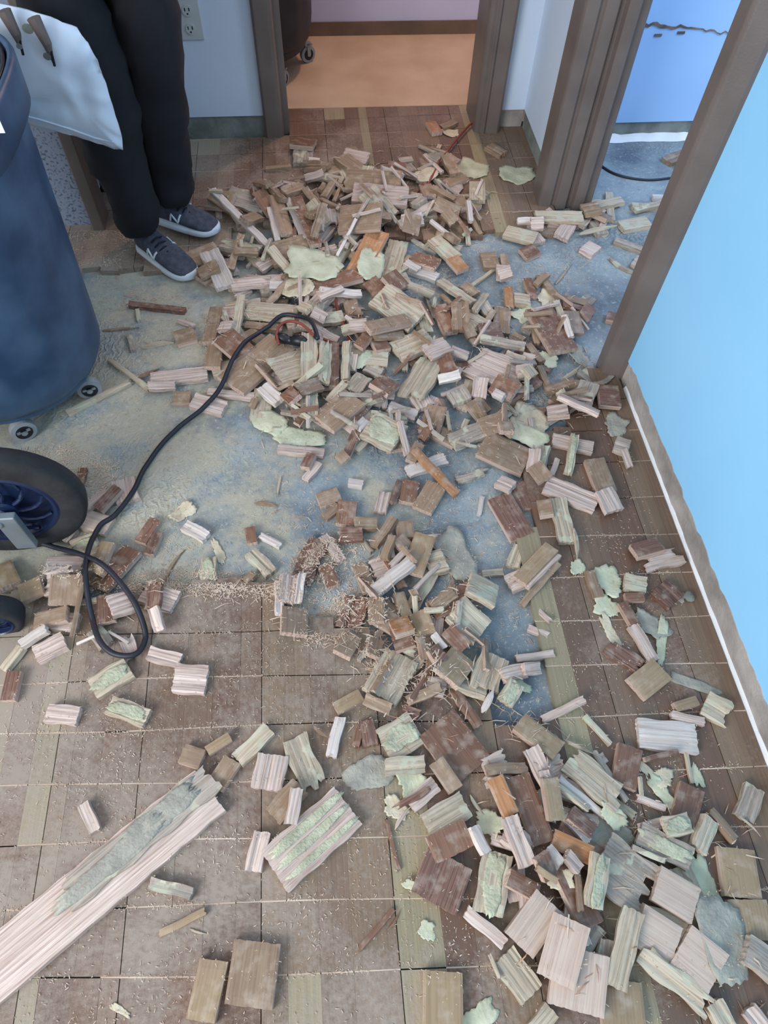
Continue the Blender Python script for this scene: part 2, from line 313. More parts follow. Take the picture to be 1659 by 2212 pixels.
ca=wf.data.attributes.new('tone','FLOAT_COLOR','FACE'); ca.data.foreach_set('color',[c for col in cols for c in (*col,1.0)])
tag(wf,'brown and tan wood board floor sawn crosswise into small squares','floor',kind='structure')
b=MB(); b.box(-1.0,1.6,2.985,3.75,-0.1,0.002); tag(b.build('floor',[M['ply']]),'plain tan floor of the lamp-lit back room','floor',kind='structure')
b=MB(); b.box(-0.09,0.68,2.88,2.985,-0.1,-0.019); tag(b.build('floor',[M['conc']]),'strip of substrate under the threshold','floor',kind='structure')

# ---------------------------------------------------------------- setting: walls
def struct(name,boxes,mat,label,bevel=0):
    b=MB()
    for q in boxes: b.box(*q)
    return tag(b.build(name,[mat],bevel=bevel),label,'wall' if 'wall' in name else ('ceiling' if 'ceil' in name else 'trim'),kind='structure')
HT=2.5
struct('wall_back',[(-0.69,-0.12,2.80,2.93,0.07,HT),(0.71,0.875,2.80,2.93,0.07,HT),(-0.12,0.71,2.80,2.93,2.08,HT)],M['wallg'],'pale grey-blue wall around the back doorway')
struct('trim_1',[(-0.69,-0.12,2.806,2.93,-0.019,0.07)],M['gap'],'bare green-grey band where baseboard was removed left of back door')
struct('trim_2',[(0.71,0.875,2.806,2.93,-0.019,0.07)],M['torn'],'bare torn band where baseboard was removed right of back door')
struct('wall_right',[(0.89,1.0,-0.9,1.40,0.07,HT),(0.89,1.0,1.40,2.30,2.08,HT)],M['wallb'],'pale blue wall at the right')
struct('wall_alcove',[(0.875,1.0,2.30,2.93,0.07,HT)],M['wallg'],'pale lilac-grey wall between the back doorway and the pillar frame')
struct('trim_3',[(0.894,1.0,-0.9,1.40,-0.019,0.072)],M['torn'],'torn grey-brown band at the foot of the right wall')
struct('trim_4',[(0.881,1.0,2.30,2.80,-0.019,0.07)],M['gap'],'bare band at the foot of the alcove wall')
# ragged white caulk bead along the foot of the right wall
b=MB(); random.seed(8); yy=-0.85; prof=[]
while yy<1.36: prof.append((yy,random.uniform(0.002,0.006),random.uniform(0.0,0.006))); yy+=0.03
rs=[]
for yy,w,h in prof: rs.append([(0.886-w*0.7,yy,-0.018),(0.898,yy,-0.018),(0.898,yy,0.006+h),(0.8905,yy,0.003+h*0.6)])
b.rings(rs); tag(b.build('trim_5',[M['white']]),'ragged white caulk line at the foot of the right wall','trim',kind='structure')
b=MB(); rs=[]
yy=-0.85
while yy<1.36:
    h=random.uniform(-0.004,0.006); rs.append([(0.8885,yy,0.068),(0.896,yy,0.066),(0.896,yy,0.082+h),(0.8885,yy,0.078+h)]); yy+=0.02
b.rings(rs); tag(b.build('trim_6',[M['torn']]),'ragged paint edge above the torn band on right wall','trim',kind='structure')
# side room seen through the right doorway
struct('wall_far',[(1.0,2.6,2.72,2.86,0.05,HT)],M['walls'],'pale blue wall of the side room with a brown crack')
struct('trim_7',[(1.0,2.6,2.728,2.86,-0.019,0.05)],M['gap'],'bare band at the foot of the side room wall')
b=MB(); rs=[]; x=1.04
while x<2.55:
    rs.append([(x,2.700-random.uniform(0,0.008),-0.018),(x,2.73,-0.018),(x,2.73,-0.004+random.uniform(0,0.008)),(x,2.716,-0.006)]); x+=0.03
b.rings(rs); tag(b.build('trim_8',[M['white']]),'ragged white strip at the foot of the side room wall','trim',kind='structure')
b=MB(); vs=[]; rs=[]; n=34
for i in range(n):
    t=i/(n-1); x=1.10+0.50*t; z=0.392+0.012*math.sin(t*5)+0.006*random.uniform(-1,1)-0.012*t; h=(0.010*(1-t)**1.6+0.002)*random.uniform(0.6,1.2)
    rs.append([(x,2.716,z-h),(x,2.722,z-h),(x,2.722,z+h*0.7),(x,2.716,z+h*0.7)])
b.rings(rs)
for x,z in ((1.30,0.365),(1.385,0.372)): b.box(x-0.014,x+0.014,2.716,2.722,z-0.004,z+0.004)
tag(b.build('trim_9',[M['brown']]),'brown ragged crack across the side room wall','trim',kind='structure')
struct('wall_side_room',[(2.6,2.7,0.6,2.86,-0.019,HT)],M['walls'],'right wall of the side room')
# back room
struct('wall_back_room',[(-1.0,1.6,3.64,3.75,0.058,HT),(-1.1,-1.0,2.93,3.75,0,HT),(1.6,1.7,2.93,3.75,0,HT),(-1.0,-0.12,2.93,2.95,0,HT),(0.71,1.6,2.93,2.95,0,HT)],M['wallw'],'warm white walls of the back room')
struct('baseboard_back',[(-1.0,1.6,3.632,3.75,0.0,0.058)],M['basew'],'bare brown strip at foot of back room wall')
struct('ceiling',[(-1.1,1.7,2.93,3.75,HT,HT+0.08)],M['wallw'],'ceiling of the back room')
# left side structure behind the bin
struct('wall_left',[(-2.2,-0.775,2.36,2.9,0.02,HT)],M['wallg'],'pale wall left of the worker')
struct('trim_10',[(-0.815,-0.745,2.39,2.41,0.06,HT)],M['wallg'],'narrow pale wall strip behind the speckled panel')
struct('trim_11',[(-0.745,-0.69,2.42,2.9,-0.019,HT)],M['frame'],'brown frame post behind the worker')
struct('door_3',[(-1.7,-0.776,2.235,2.275,0.0,2.05)],M['speck'],'grey speckled laminate door panel left of the worker')
struct('trim_12',[(-0.776,-0.735,2.20,2.30,-0.005,2.1)],M['frame'],'dark brown door frame post beside the speckled panel',0.004)
# steel door frames
def frame(name,poly,label,mat='frame'):
    b=MB(); b.prism(poly,-0.015,2.12); return tag(b.build(name,[M[mat]],bevel=0.003),label,'door frame',kind='structure')
frame('door_1',[(-0.176,2.80),(-0.176,2.775),(-0.168,2.766),(-0.118,2.766),(-0.108,2.772),(-0.102,2.79),(-0.100,2.815),(-0.078,2.818),(-0.078,2.86),(-0.1,2.865),(-0.1,2.95),(-0.176,2.95),(-0.176,2.94)],'taupe steel frame, left jamb of the back doorway')
frame('trim_13',[(0.668,2.95),(0.668,2.79),(0.672,2.772),(0.682,2.764),(0.700,2.764),(0.704,2.757),(0.712,2.757),(0.716,2.764),(0.762,2.752),(0.772,2.758),(0.774,2.80),(0.774,2.95)],'taupe steel frame, right jamb of the back doorway')
b=MB(); b.box(-0.176,0.774,2.766,2.95,2.08,2.15); tag(b.build('trim_14',[M['frame']]),'head of the back door frame','door frame',kind='structure')
frame('door_2',[(0.828,2.36),(0.828,2.262),(0.834,2.252),(0.872,2.252),(0.878,2.262),(0.886,2.262),(0.892,2.250),(0.930,2.250),(0.938,2.262),(0.950,2.262),(0.954,2.236),(0.975,2.232),(0.992,2.236),(0.998,2.262),(1.026,2.262),(1.036,2.27),(1.036,2.36)],'taupe moulded steel frame, far jamb of the right doorway')
frame('trim_15',[(0.836,1.410),(0.842,1.400),(0.880,1.380),(0.892,1.378),(1.036,1.378),(1.036,1.46),(0.845,1.46),(0.836,1.452)],'taupe steel frame, near jamb of the right doorway')
b=MB(); b.box(0.836,1.036,1.39,2.36,2.08,2.15); tag(b.build('trim_16',[M['frame']]),'head of the right door frame','door frame',kind='structure')

# ---------------------------------------------------------------- wall outlet
ot=empty('wall_outlet',(-0.395,2.80,0.405)); tag(ot,'grey duplex wall outlet with a taped edge left of the back door','outlet')
b=MB(); b.box(-0.043,0.043,-0.006,0,-0.065,0.065); b.build('cover_plate',[M['outlet']],ot,bevel=0.003)
for dz in (-0.028,0.028):
    b=MB(); b.cyl((0,-0.007,dz),(0,1,0),0.017,0.005,24); so=b.build('socket',[M['outlet']],ot)
    b=MB(); b.box(-0.009,-0.0055,-0.0105,-0.009,dz-0.001,dz+0.009); b.box(0.0055,0.009,-0.0105,-0.009,dz-0.001,dz+0.009); b.cyl((0,-0.0098,dz-0.009),(0,1,0),0.003,0.0015,10); b.build('slot',[M['ink']],so)

# ---------------------------------------------------------------- bins
def superring(cx,cy,r,z,e,n=64,amp=0,rib=0):
    out=[]
    for i in range(n):
        t=2*math.pi*i/n; c,s_=math.cos(t),math.sin(t)
        k=(abs(c)**e+abs(s_)**e)**(-1/e)
        rr=r*k
        if rib and (i%8) in (0,1): rr+=rib
        out.append((cx+rr*c,cy+rr*s_,z))
    return out
def caster(parent,x,y,h,wr,mats,ang):
    b=MB(); b.lathe((0,0,0),(0,1,0),[(wr,-0.010),(wr,0.010),(wr*0.62,0.012),(wr*0.62,-0.012)],28)
    w=b.build('caster_wheel',[mats[0]],parent,smooth=False); w.location=(x,y,wr-0.0); w.rotation_euler=(0,0,ang)
    b=MB(); b.cyl((0,0,0),(0,1,0),wr*0.66,0.0255,24); q=b.build('caster_core',[M['plug']],w)
    b=MB(); b.box(-0.008,0.008,-0.017,-0.013,-0.004,h-wr); b.box(-0.008,0.008,0.013,0.017,-0.004,h-wr); b.box(-0.018,0.018,-0.017,0.017,h-wr-0.006,h-wr); b.cyl((0,0,0),(0,1,0),0.007,0.036,12)
    b.build('caster_fork',[mats[1]],w)
def bin_(name,loc,label,z0,z1,rb,rt,e,mat,casters,rim=True,sticker=False,rot=0):
    t=empty(name,loc); t.rotation_euler=(0,0,rot); tag(t,label,'bin')
    b=MB(); prof=[(z0,rb*0.88),(z0+0.01,rb*0.97),(z0+0.03,rb)]
    K=10
    for k in range(1,K+1): f=k/K; prof.append((z0+0.03+(z1-0.05-z0-0.03)*f, rb+(rt*0.93-rb)*f))
    rings=[superring(0,0,r,z,2+ (e-2)*min(1,max(0,(z-z0)/(z1-z0))),64,rib=(0.006 if z>z0+0.06 and z<z1-0.09 else 0)) for z,r in prof]
    inner=[superring(0,0,r-0.008,z,2+(e-2)*min(1,max(0,(z-z0)/(z1-z0))),64) for z,r in reversed(prof[2:])]
    b.rings(rings+inner); b.build('body',[mat],t,smooth=True)
    b=MB(); b.rings([superring(0,0,rt*0.935,z1-0.10,e),superring(0,0,rt*0.99,z1-0.095,e),superring(0,0,rt,z1-0.01,e),superring(0,0,rt*0.985,z1,e),superring(0,0,rt*0.955,z1,e),superring(0,0,rt*0.94,z1-0.02,e),superring(0,0,rt*0.90,z1-0.09,e)],closed=True)
    rm=b.build('rim',[mat],t,smooth=True)
    for a in (math.pi,):
        b=MB(); pts=[(rt*math.cos(a)+math.cos(a)*0.035*math.sin(q*math.pi/8), -0.07+0.14*q/8, z1-0.04) for q in range(9)]
        b.tube(pts,0.011,8); b.build('handle',[mat],t,smooth=True)
    b=MB(); b.lathe((0,0,z0-0.045),(0,0,1),[(rb*0.4,0.015),(rb*0.86,0.015),(rb*0.9,0.025),(rb*0.9,0.045),(rb*0.86,0.05),(rb*0.4,0.042)],48); d=b.build('dolly',[mat],t,smooth=False)
    for x,y,a in casters: caster(d,x,y,z0-0.044,0.034,(M['caster'],M['metal']),a)
    return t
BC=(-0.902,1.52)
bn=bin_('rolling_bin',(BC[0],BC[1],-0.017),'large slate blue rolling waste bin on casters at the left edge',0.088,0.81,0.265,0.300,3.2,M['can'],
     [(-0.67-BC[0]-0.012,1.435-BC[1],0.3),(-0.835-BC[0]-0.005,1.30-BC[1]-0.01,0.5),(-0.2,-0.08,0.2),(-0.05,0.22,0.6),(0.16,0.17,0.1)])
lb=MB(); lb.rings([superring(0,0,0.272,0.70,3.2),superring(0,0,0.276,0.785,3.2),superring(0,0,0.280,0.806,3.2),superring(0,0,0.274,0.806,3.2),superring(0,0,0.268,0.70,3.2),superring(0,0,0.235,0.35,2.6),superring(0,0,0.15,0.25,2.2),superring(0,0,0.152,0.247,2.2),superring(0,0,0.238,0.347,2.6)],closed=True)
lo_=lb.build('bin_liner',[M['plug']],bn,smooth=True); lo_['label']='black plastic liner'
lb=MB(); lb.cyl((0,0,0.25),(0,0,1),0.151,0.004,40); lb.build('liner_bottom',[M['plug']],lo_)
# sticker on the rim, facing the room
st=MB(); st.box(-0.07,0.0,-0.001,0.0,0.0,0.035); so=st.build('sticker',[M['label']],bn); q_=onY(13,283,BC[1]-0.297); so.location=(q_.x-BC[0],-0.3025,q_.z+0.017)
st=MB()
for i in range(9): st.box(-0.064+i*0.0065,-0.061+i*0.0065+(i%3)*0.001,-0.0016,-0.0011,0.005,0.017)
st.box(-0.064,-0.025,-0.0016,-0.0011,0.024,0.028)
st.build('print',[M['ink']],so)
bin_('rolling_bin',(-0.20,3.355,0.002),'black round rolling waste bin standing in the lamp-lit back room',0.12,0.74,0.235,0.27,2.2,M['canb'],
     [(0.215,0.03,0.5),(-0.15,-0.15,0.1),(0.1,-0.19,0.9),(-0.1,0.18,0.4)])

# ---------------------------------------------------------------- wheeled machine at left edge
mc=empty('floor_machine',(-0.90,0.86,-0.019)); tag(mc,'wheeled floor stripping machine with a big spoked wheel at the left edge','machine')
def P(x,y,z): return (x+0.90,y-0.86,z+0.019)
wc=onY(4,1086,0.945); WR=wc.z+0.019
def wheel(cx,cy,cz,r,w,name,spokes,label=None):
    b=MB(); c=P(cx,cy,cz); ax=(0.12,-1,0.0)
    b.lathe(c,ax,[(r*0.66,-w/2),(r*0.93,-w/2),(r*0.99,-w*0.36),(r,0),(r*0.99,w*0.36),(r*0.93,w/2),(r*0.66,w/2)],56); ty=b.build(name,[M['tyre']],mc,smooth=True)
    b=MB(); b.lathe(c,ax,[(r*0.55,-w*0.48),(r*0.67,-w*0.5),(r*0.67,w*0.5),(r*0.64,w*0.56),(r*0.60,w*0.5),(r*0.55,w*0.1)],56)
    b.cyl(c,ax,r*0.58,w*0.12,40)
    b.lathe(c,ax,[(0.0,-w*0.5),(r*0.2,-w*0.5),(r*0.2,w*0.56),(r*0.15,w*0.62),(0.0,w*0.62)],24,closed=False)
    A=Vector(ax).normalized(); u=A.orthogonal().normalized(); v=A.cross(u)
    for k in range(spokes):
        for s in (0,1):
            a0=2*math.pi*k/spokes; a1=a0+0.55
            pts=[]
            for q in range(6):
                f=q/5; a=a0+(a1-a0)*f*f; rr=r*(0.18+0.40*f); pts.append(Vector(c)+A*(w*(0.44-0.08*f))+(u*math.cos(a)+v*math.sin(a))*rr)
            b.tube(pts,r*0.028,6)
            break
    b.build('hub',[M['hub']],ty,smooth=False)
wheel(wc.x,0.945,wc.z,WR,0.05,'wheel',9)
w2=un(-12,1335,0.04); wheel(w2[0],w2[1],0.065-0.019,0.065,0.05,'front_wheel',6)
b=MB(); q=onY(6,1092,0.90)
b.box(P(q.x-0.035,0,0)[0],P(q.x+0.012,0,0)[0],P(0,0.885,0)[1],P(0,0.905,0)[1],0.07,WR+0.02); b.cyl((P(wc.x,0,0)[0],P(0,0.905,0)[1],WR),(0,1,0),0.014,0.05,16)
b.build('wheel_bracket',[M['metal']],mc,bevel=0.003)
b=MB(); b.box(-0.75,-0.12,-0.34,0.06,0.09,0.14); b.box(-0.72,-0.2,-0.30,0.02,0.14,0.32); b.build('housing',[M['can']],mc,bevel=0.02)
b=MB(); b.tube([(-0.7,0.03,0.3),(-0.75,0.35,0.7),(-0.78,0.5,1.0)],0.014); b.tube([(-0.35,0.03,0.3),(-0.5,0.35,0.7),(-0.55,0.5,1.0)],0.014); b.tube([(-0.84,0.5,1.0),(-0.5,0.5,1.0)],0.016); b.build('push_handle',[M['metal']],mc,smooth=True)

# ---------------------------------------------------------------- height field for resting things on each other
GS=0.005; HX0,HY0=-1.6,-0.7; NXh,NYh=760,800
xs=HX0+GS*np.arange(NXh); ys=HY0+GS*np.arange(NYh)
HF=np.zeros((NXh,NYh))
def polymask(poly):
    X,Y=np.meshgrid(xs,ys,indexing='ij'); m=np.zeros(X.shape,bool); n=len(poly); j=n-1
    for i in range(n):
        xi,yi=poly[i]; xj,yj=poly[j]
        if yi!=yj: m^=((yi>Y)!=(yj>Y))&(X<(xj-xi)*(Y-yi)/(yj-yi)+xi)
        j=i
    return m
HF[polymask(EXPOSED)]=-0.019; HF[xs>0.885,:]=-0.019
def hat(x,y):
    i=int((x-HX0)/GS); j=int((y-HY0)/GS)
    if 0<=i<NXh and 0<=j<NYh: return HF[i,j]
    return 0.0
def foot(cx,cy,yaw,L,W):
    nu=max(3,int(L/0.006)); nv=max(2,int(W/0.006))
    U,V=np.meshgrid(np.linspace(-L/2,L/2,nu),np.linspace(-W/2,W/2,nv),indexing='ij'); U=U.ravel();V=V.ravel()
    c,s=math.cos(yaw),math.sin(yaw); I=((cx+U*c-V*s-HX0)/GS).astype(int); J=((cy+U*s+V*c-HY0)/GS).astype(int)
    ok=(I>=0)&(I<NXh)&(J>=0)&(J<NYh); return U[ok],V[ok],I[ok],J[ok]
def settle(cx,cy,yaw,L,W,T,maxtilt=0.4,pct=93,update=True,hs=0.92):
    U,V,I,J=foot(cx,cy,yaw,L,W)
    if len(U)<3: return None
    z=HF[I,J]; A=np.stack([np.ones_like(U),U,V],1)
    co,*_=np.linalg.lstsq(A,z,rcond=None)
    if z.max()-z.min()<1e-4: co=np.array([z.mean(),0,0])
    bb=float(np.clip(co[1],-maxtilt,maxtilt)); cc=float(np.clip(co[2],-maxtilt,maxtilt))
    pl=bb*U+cc*V; a=float(np.percentile(z-pl,pct))
    if update: np.maximum.at(HF,(I,J),a+pl+T*hs)
    u=Vector((math.cos(yaw),math.sin(yaw),bb)).normalized(); v=Vector((-math.sin(yaw),math.cos(yaw),cc)); n=u.cross(v).normalized(); v=n.cross(u)
    return Matrix(((u.x,v.x,n.x,cx),(u.y,v.y,n.y,cy),(u.z,v.z,n.z,a+0.0004),(0,0,0,1)))
def block_region(poly): # keep scatter out of the bodies standing on the floor
    pass
# ---------------------------------------------------------------- wood piece meshes (x = along the grain, z up from 0 to T)
def board_mesh(name,L,W,T,rng,kind,mats):
    """kind: T smooth face up / B grooved underside up / J splintered ends / S strip"""
    ny=max(4,min(22,int(W/0.0045))); nx=max(3,min(16,int(L/0.012)))
    groove=np.zeros(ny+1)
    if kind in 'BJ':
        ng=rng.randint(1,3)
        for _ in range(ng):
            c=rng.uniform(0.1,0.9)*ny; wdt=rng.uniform(0.6,1.6); dp=rng.uniform(0.001,0.003)
            groove-=dp*np.exp(-((np.arange(ny+1)-c)/wdt)**2)
        groove+=np.array([rng.uniform(-0.0006,0.0006) for _ in range(ny+1)])
    j0=np.zeros(ny+1); j1=np.zeros(ny+1)
    amp={'T':0.0008,'B':0.0015,'J':0.022,'S':0.002}[kind]
    if kind=='J':
        amp=min(0.024,L*0.22)
        v=0
        for j in range(ny+1):
            if rng.random()<0.4: v=rng.uniform(0,1)
            j1[j]=-v*amp
        v=0
        for j in range(ny+1):
            if rng.random()<0.4: v=rng.uniform(0,1)
            j0[j]=v*amp*(0.9 if rng.random()<0.8 else 0.2)
        if rng.random()<0.5: j0*=0.15
    else:
        sk=rng.uniform(-1,1)*0.04*W
        for j in range(ny+1):
            j0[j]=rng.uniform(-amp,amp)+sk*(j/ny-0.5); j1[j]=rng.uniform(-amp,amp)+sk*(j/ny-0.5)
    vs=[];ch=min(0.0012,T*0.1); ed=rng.uniform(0,6)
    def edge(v,x): 
        return 0.0 if kind=='T' else (min(0.0015,W*0.05)*math.sin(x*90+ed+v*3) if kind in 'BS' else 0.003*math.sin(x*70+ed+v*3))
    for layer in (0,1):
        for i in range(nx+1):
            for j in range(ny+1):
                f=i/nx; x=(-L/2+j0[j])*(1-f)+(L/2+j1[j])*f
                y=-W/2+W*j/ny
                if j in (0,ny): y+= edge(j//ny,x)*(1 if j else -1)
                if layer: 
                    z=T+groove[j]+(0 if kind=='T' else 0.0005*mnoise.noise(Vector((x*40,j*0.9,ed))))
                    if j in (0,ny) or i in (0,nx): z-=ch
                else: z=0 if kind=='T' else 0.0
                if kind=='J' and layer==0 and (i==nx or i==0): z+=T*0.35
                vs.append((x,y,z))
    K=(nx+1)*(ny+1); fs=[];mi=[]
    for i in range(nx):
        for j in range(ny):
            a=i*(ny+1)+j; fs.append((K+a,K+a+ny+1,K+a+ny+2,K+a+1)); mi.append(0)
            fs.append((a,a+1,a+ny+2,a+ny+1)); mi.append(1)
    for i in range(nx):
        a=i*(ny+1); fs.append((a,a+ny+1,K+a+ny+1,K+a)); mi.append(1)
        a=a+ny; fs.append((a+ny+1,a,K+a,K+a+ny+1)); mi.append(1)
    for j in range(ny):
        a=j; fs.append((a+1,a,K+a,K+a+1)); mi.append(1)
        a=nx*(ny+1)+j; fs.append((a,a+1,K+a+1,K+a)); mi.append(1)
    me=bpy.data.meshes.new(name); me.from_pydata(vs,[],fs); me.polygons.foreach_set('material_index',mi)
    for m in mats: me.materials.append(m)
    me.update(); return me
def flake_mesh(name,L,W,rng,mat,curl=0.25,th=0.0014,rag=0.22,base=0.0):
    n=44; rr=[]; ph=[rng.uniform(0,6.28) for _ in range(4)]
    sq=rng.uniform(2.0,4.5)
    for i in range(n):
        t=2*math.pi*i/n; c,s=math.cos(t),math.sin(t); k=(abs(c)**sq+abs(s)**sq)**(-1/sq)
        k*=1+rag*(0.35*math.sin(2*t+ph[0])+0.3*math.sin(3*t+ph[1])+0.25*math.sin(5*t+ph[2]))+rng.uniform(-rag,rag)*0.38
        rr.append((k*c*L/2,k*s*W/2))
    ax=rng.uniform(0,3.14); vs=[];fs=[];R_=5
    lift=curl*min(L,W)*rng.uniform(0.6,1.2)
    def z(x,y): 
        q=(x*math.cos(ax)+y*math.sin(ax))/(max(L,W)/2); return base+lift*q*q+0.0015*math.sin(x*70+ph[3])*math.cos(y*60)
    for lay in (0,1):
        vs.append((0,0,z(0,0)+th*lay))
        for k in range(1,R_+1):
            for x,y in rr: f=k/R_; vs.append((x*f,y*f,z(x*f,y*f)+th*lay))
    K=1+R_*n
    for lay in (0,1):
        o=lay*K
        for i in range(n):
            q=(o,o+1+i,o+1+(i+1)%n); fs.append(q if lay else q[::-1])
            for k in range(R_-1):
                a=o+1+k*n; q=(a+i,a+n+i,a+n+(i+1)%n,a+(i+1)%n); fs.append(q if lay else q[::-1])
    a=1+(R_-1)*n
    for i in range(n): fs.append((a+i,a+(i+1)%n,K+a+(i+1)%n,K+a+i))
    me=bpy.data.meshes.new(name); me.from_pydata(vs,[],fs); me.materials.append(mat); me.polygons.foreach_set('use_smooth',[True]*len(fs)); me.update(); return me
def sliver_mesh(name,L,W,rng,mat):
    n=6; vs=[]; fs=[]; bend=rng.uniform(-0.08,0.08)*L; lift=rng.uniform(0,0.05)*L
    for i in range(n+1):
        f=i/n; x=L*(f-0.5); w=W/2*(0.25+0.75*math.sin(math.pi*min(1,f*1.15+0.05))**0.5 if 0.02<f<0.98 else 0.15); y=bend*(f-0.5)**2*4; h=W*0.6*(0.5+0.5*math.sin(math.pi*f)); z=lift*(2*f-1)**2
        vs+=[(x,y-w,z),(x,y+w,z),(x,y+w*0.8,z+h),(x,y-w*0.8,z+h)]
        if i: a=4*(i-1); fs+=[(a,a+1,a+5,a+4),(a+1,a+2,a+6,a+5),(a+2,a+3,a+7,a+6),(a+3,a,a+4,a+7)]
    fs+=[(3,2,1,0),(4*n,4*n+1,4*n+2,4*n+3)]
    me=bpy.data.meshes.new(name); me.from_pydata(vs,[],fs); me.materials.append(mat); me.update(); return me
TW={'t':'tan','o':'olive tan','b':'brown','r':'red-brown','a':'amber','p':'pale pink','c':'cream','g':'grey','w':'whitish','k':'pale smooth'}

# ---------------------------------------------------------------- scattered fill beneath the big pieces
rng=random.Random(11)
variants=[]
for i in range(16):
    k='TTBBSSJS'[i%8]; tone='tbopcgtr'[(i*3+i//8)%8]
    if k in 'BJ' and tone in 'tobr': tone='pcg'[i%3]
    L=rng.uniform(0.055,0.13); W=rng.uniform(0.03,0.06) if k!='S' else rng.uniform(0.012,0.024); T=0.018 if k!='S' else rng.uniform(0.008,0.018)
    if k=='S': tone='tpbcgb'[i%6]
    variants.append((k,tone,L,W,T,board_mesh('wood_offcut',L,W,T,rng,k,[M[tone],M['side'] if tone in 'tobra' else M[tone]])))
def obstacles(x,y):
    if (x-BC[0])**2+(y-BC[1])**2<0.27**2: return True
    if x<-0.74 and 0.45<y<1.05: return True
    for (a,b2) in ((-0.51,2.01),(-0.46,2.18)):
        if (x-a)**2+(y-b2)**2<0.15**2: return True
    if x>0.84 and (y<1.48 or y>2.22) : return True
    if y>2.74 and not(-0.06<x<0.65): return True
    return False
ZONES=[([(470,430),(620,390),(760,340),(960,320),(1040,420),(1060,490),(980,520),(900,560),(900,640),(700,700),(520,690),(450,600)],118,'in the upper half of the heap','small pieces packed in the upper heap'),
       ([(500,680),(700,690),(900,640),(1050,660),(1230,650),(1290,770),(1240,900),(1140,990),(900,970),(720,940),(570,880),(460,780)],96,'in the middle of the heap','small pieces packed in the middle heap'),
       ([(720,1130),(960,1160),(1060,1400),(1000,1540),(830,1500),(780,1300)],26,'in the narrow cluster below the heap','small pieces in the central cluster'),
       ([(1050,1660),(1350,1640),(1480,1760),(1600,1860),(1620,2150),(1300,2100),(1180,2000),(1060,1850)],24,'in the lower right heap','small pieces in the lower right heap'),
       ([(0,1200),(350,1240),(350,1400),(0,1440)],8,'by the black cable loop','small pieces by the cable loop'),
       ([(1110,500),(1180,470),(1440,430),(1440,470),(1250,500),(1130,520)],14,'by the foot of the pillar frame','small pieces by the pillar frame')]
WP=[]
for poly,n,ph,grp in ZONES: WP.append([tuple(un(x,y)[:2]) for x,y in poly])
nfill=0; FILL=[]
for (poly,n,ph,grp),wp in zip(ZONES,WP):
    x0=min(p[0] for p in wp);x1=max(p[0] for p in wp);y0=min(p[1] for p in wp);y1=max(p[1] for p in wp); c=0;g=0
    while c<n and g<n*60:
        g+=1; x=rng.uniform(x0,x1); y=rng.uniform(y0,y1)
        if not inpoly(x,y,wp) or obstacles(x,y): continue
        k,tone,L,W,T,me=rng.choice(variants)
        yaw=rng.uniform(0,6.28)
        if x+L*0.5*abs(math.cos(yaw))>0.87 and y<1.42: continue
        if hat(x,y)>0.085: continue
        mw=settle(x,y,yaw,L,W,T,0.6,90)
        if mw is None: continue
        pass
        o=bpy.data.objects.new('wood_offcut',me); COL.objects.link(o); o.matrix_world=mw; c+=1; nfill+=1
        FILL.append((o,{'T':'smooth-faced','B':'rough grooved','J':'splintered','S':'thin'}[k]+' '+TW[tone]+' offcut '+ph,x,y,grp))

# ---------------------------------------------------------------- cords (laid before the larger pieces cover them)
def cord(name,pts,r,mat,label,cat='cable',over=0.0,smooth_it=3):
    W_=[]
    for p in pts:
        if len(p)==3: q=un(p[0],p[1],p[2]); W_.append(Vector((q[0],q[1],p[2])))
        else:
            z=0.0
            for _ in range(3): q=un(p[0],p[1],z); z=hat(q[0],q[1])+r+over
            W_.append(Vector((q[0],q[1],z)))
    P_=spline(W_,10)
    for p in P_: 
        if over>=0: p.z=max(p.z,hat(p.x,p.y)+r*0.9)
    if smooth_it>5:
        zz_=[p.z for p in P_]; n_=len(zz_); mx_=[max(zz_[max(0,i-5):i+6]) for i in range(n_)]
        for i,p in enumerate(P_):
            w_=mx_[max(0,i-7):i+8]; p.z=sum(w_)/len(w_)
            q_=un(*proj(p),p.z)
        xy=[(p.x,p.y) for p in P_]
    for _ in range(smooth_it if smooth_it<=5 else 0):
        P_=[P_[0]]+[Vector((P_[i].x,P_[i].y,max((P_[i-1].z+2*P_[i].z+P_[i+1].z)/4,(hat(P_[i].x,P_[i].y)+r*0.9) if over>=0.001 else -9))) for i in range(1,len(P_)-1)]+[P_[-1]]
    b=MB(); b.tube(P_,r,10); o=b.build(name,[mat],smooth=True); tag(o,label,cat); return P_
cord('extension_cord',[(1022,262),(1000,285),(975,315),(950,350),(925,388),(895,420),(862,450),(835,480),(805,515),(775,550),(745,590),(722,628),(735,680),(752,720),(745,746),(700,748)],0.0045,M['red'],'red extension cord trailing from the back doorway down into the heap',over=0.012)
cord('extension_cord',[(1290,352),(1325,374),(1370,386),(1420,388),(1500,376)],0.0045,M['cable'],'thin black cable on the side room floor beyond the pillar frame')
MAINCABLE=[(-60,1150,0.03),(0,1160,0.025),(60,1170),(130,1190),(200,1222),(250,1254),(290,1300),(312,1350),(313,1388),(290,1414),(252,1418),(222,1392),(204,1340),(195,1280),(203,1205),(218,1145),(243,1100),(286,1060),(312,1015),(345,965),(385,925),(440,888),(480,845),(513,795),(545,752),(580,722),(612,704),(645,699),(672,706),(686,728),(682,742)]

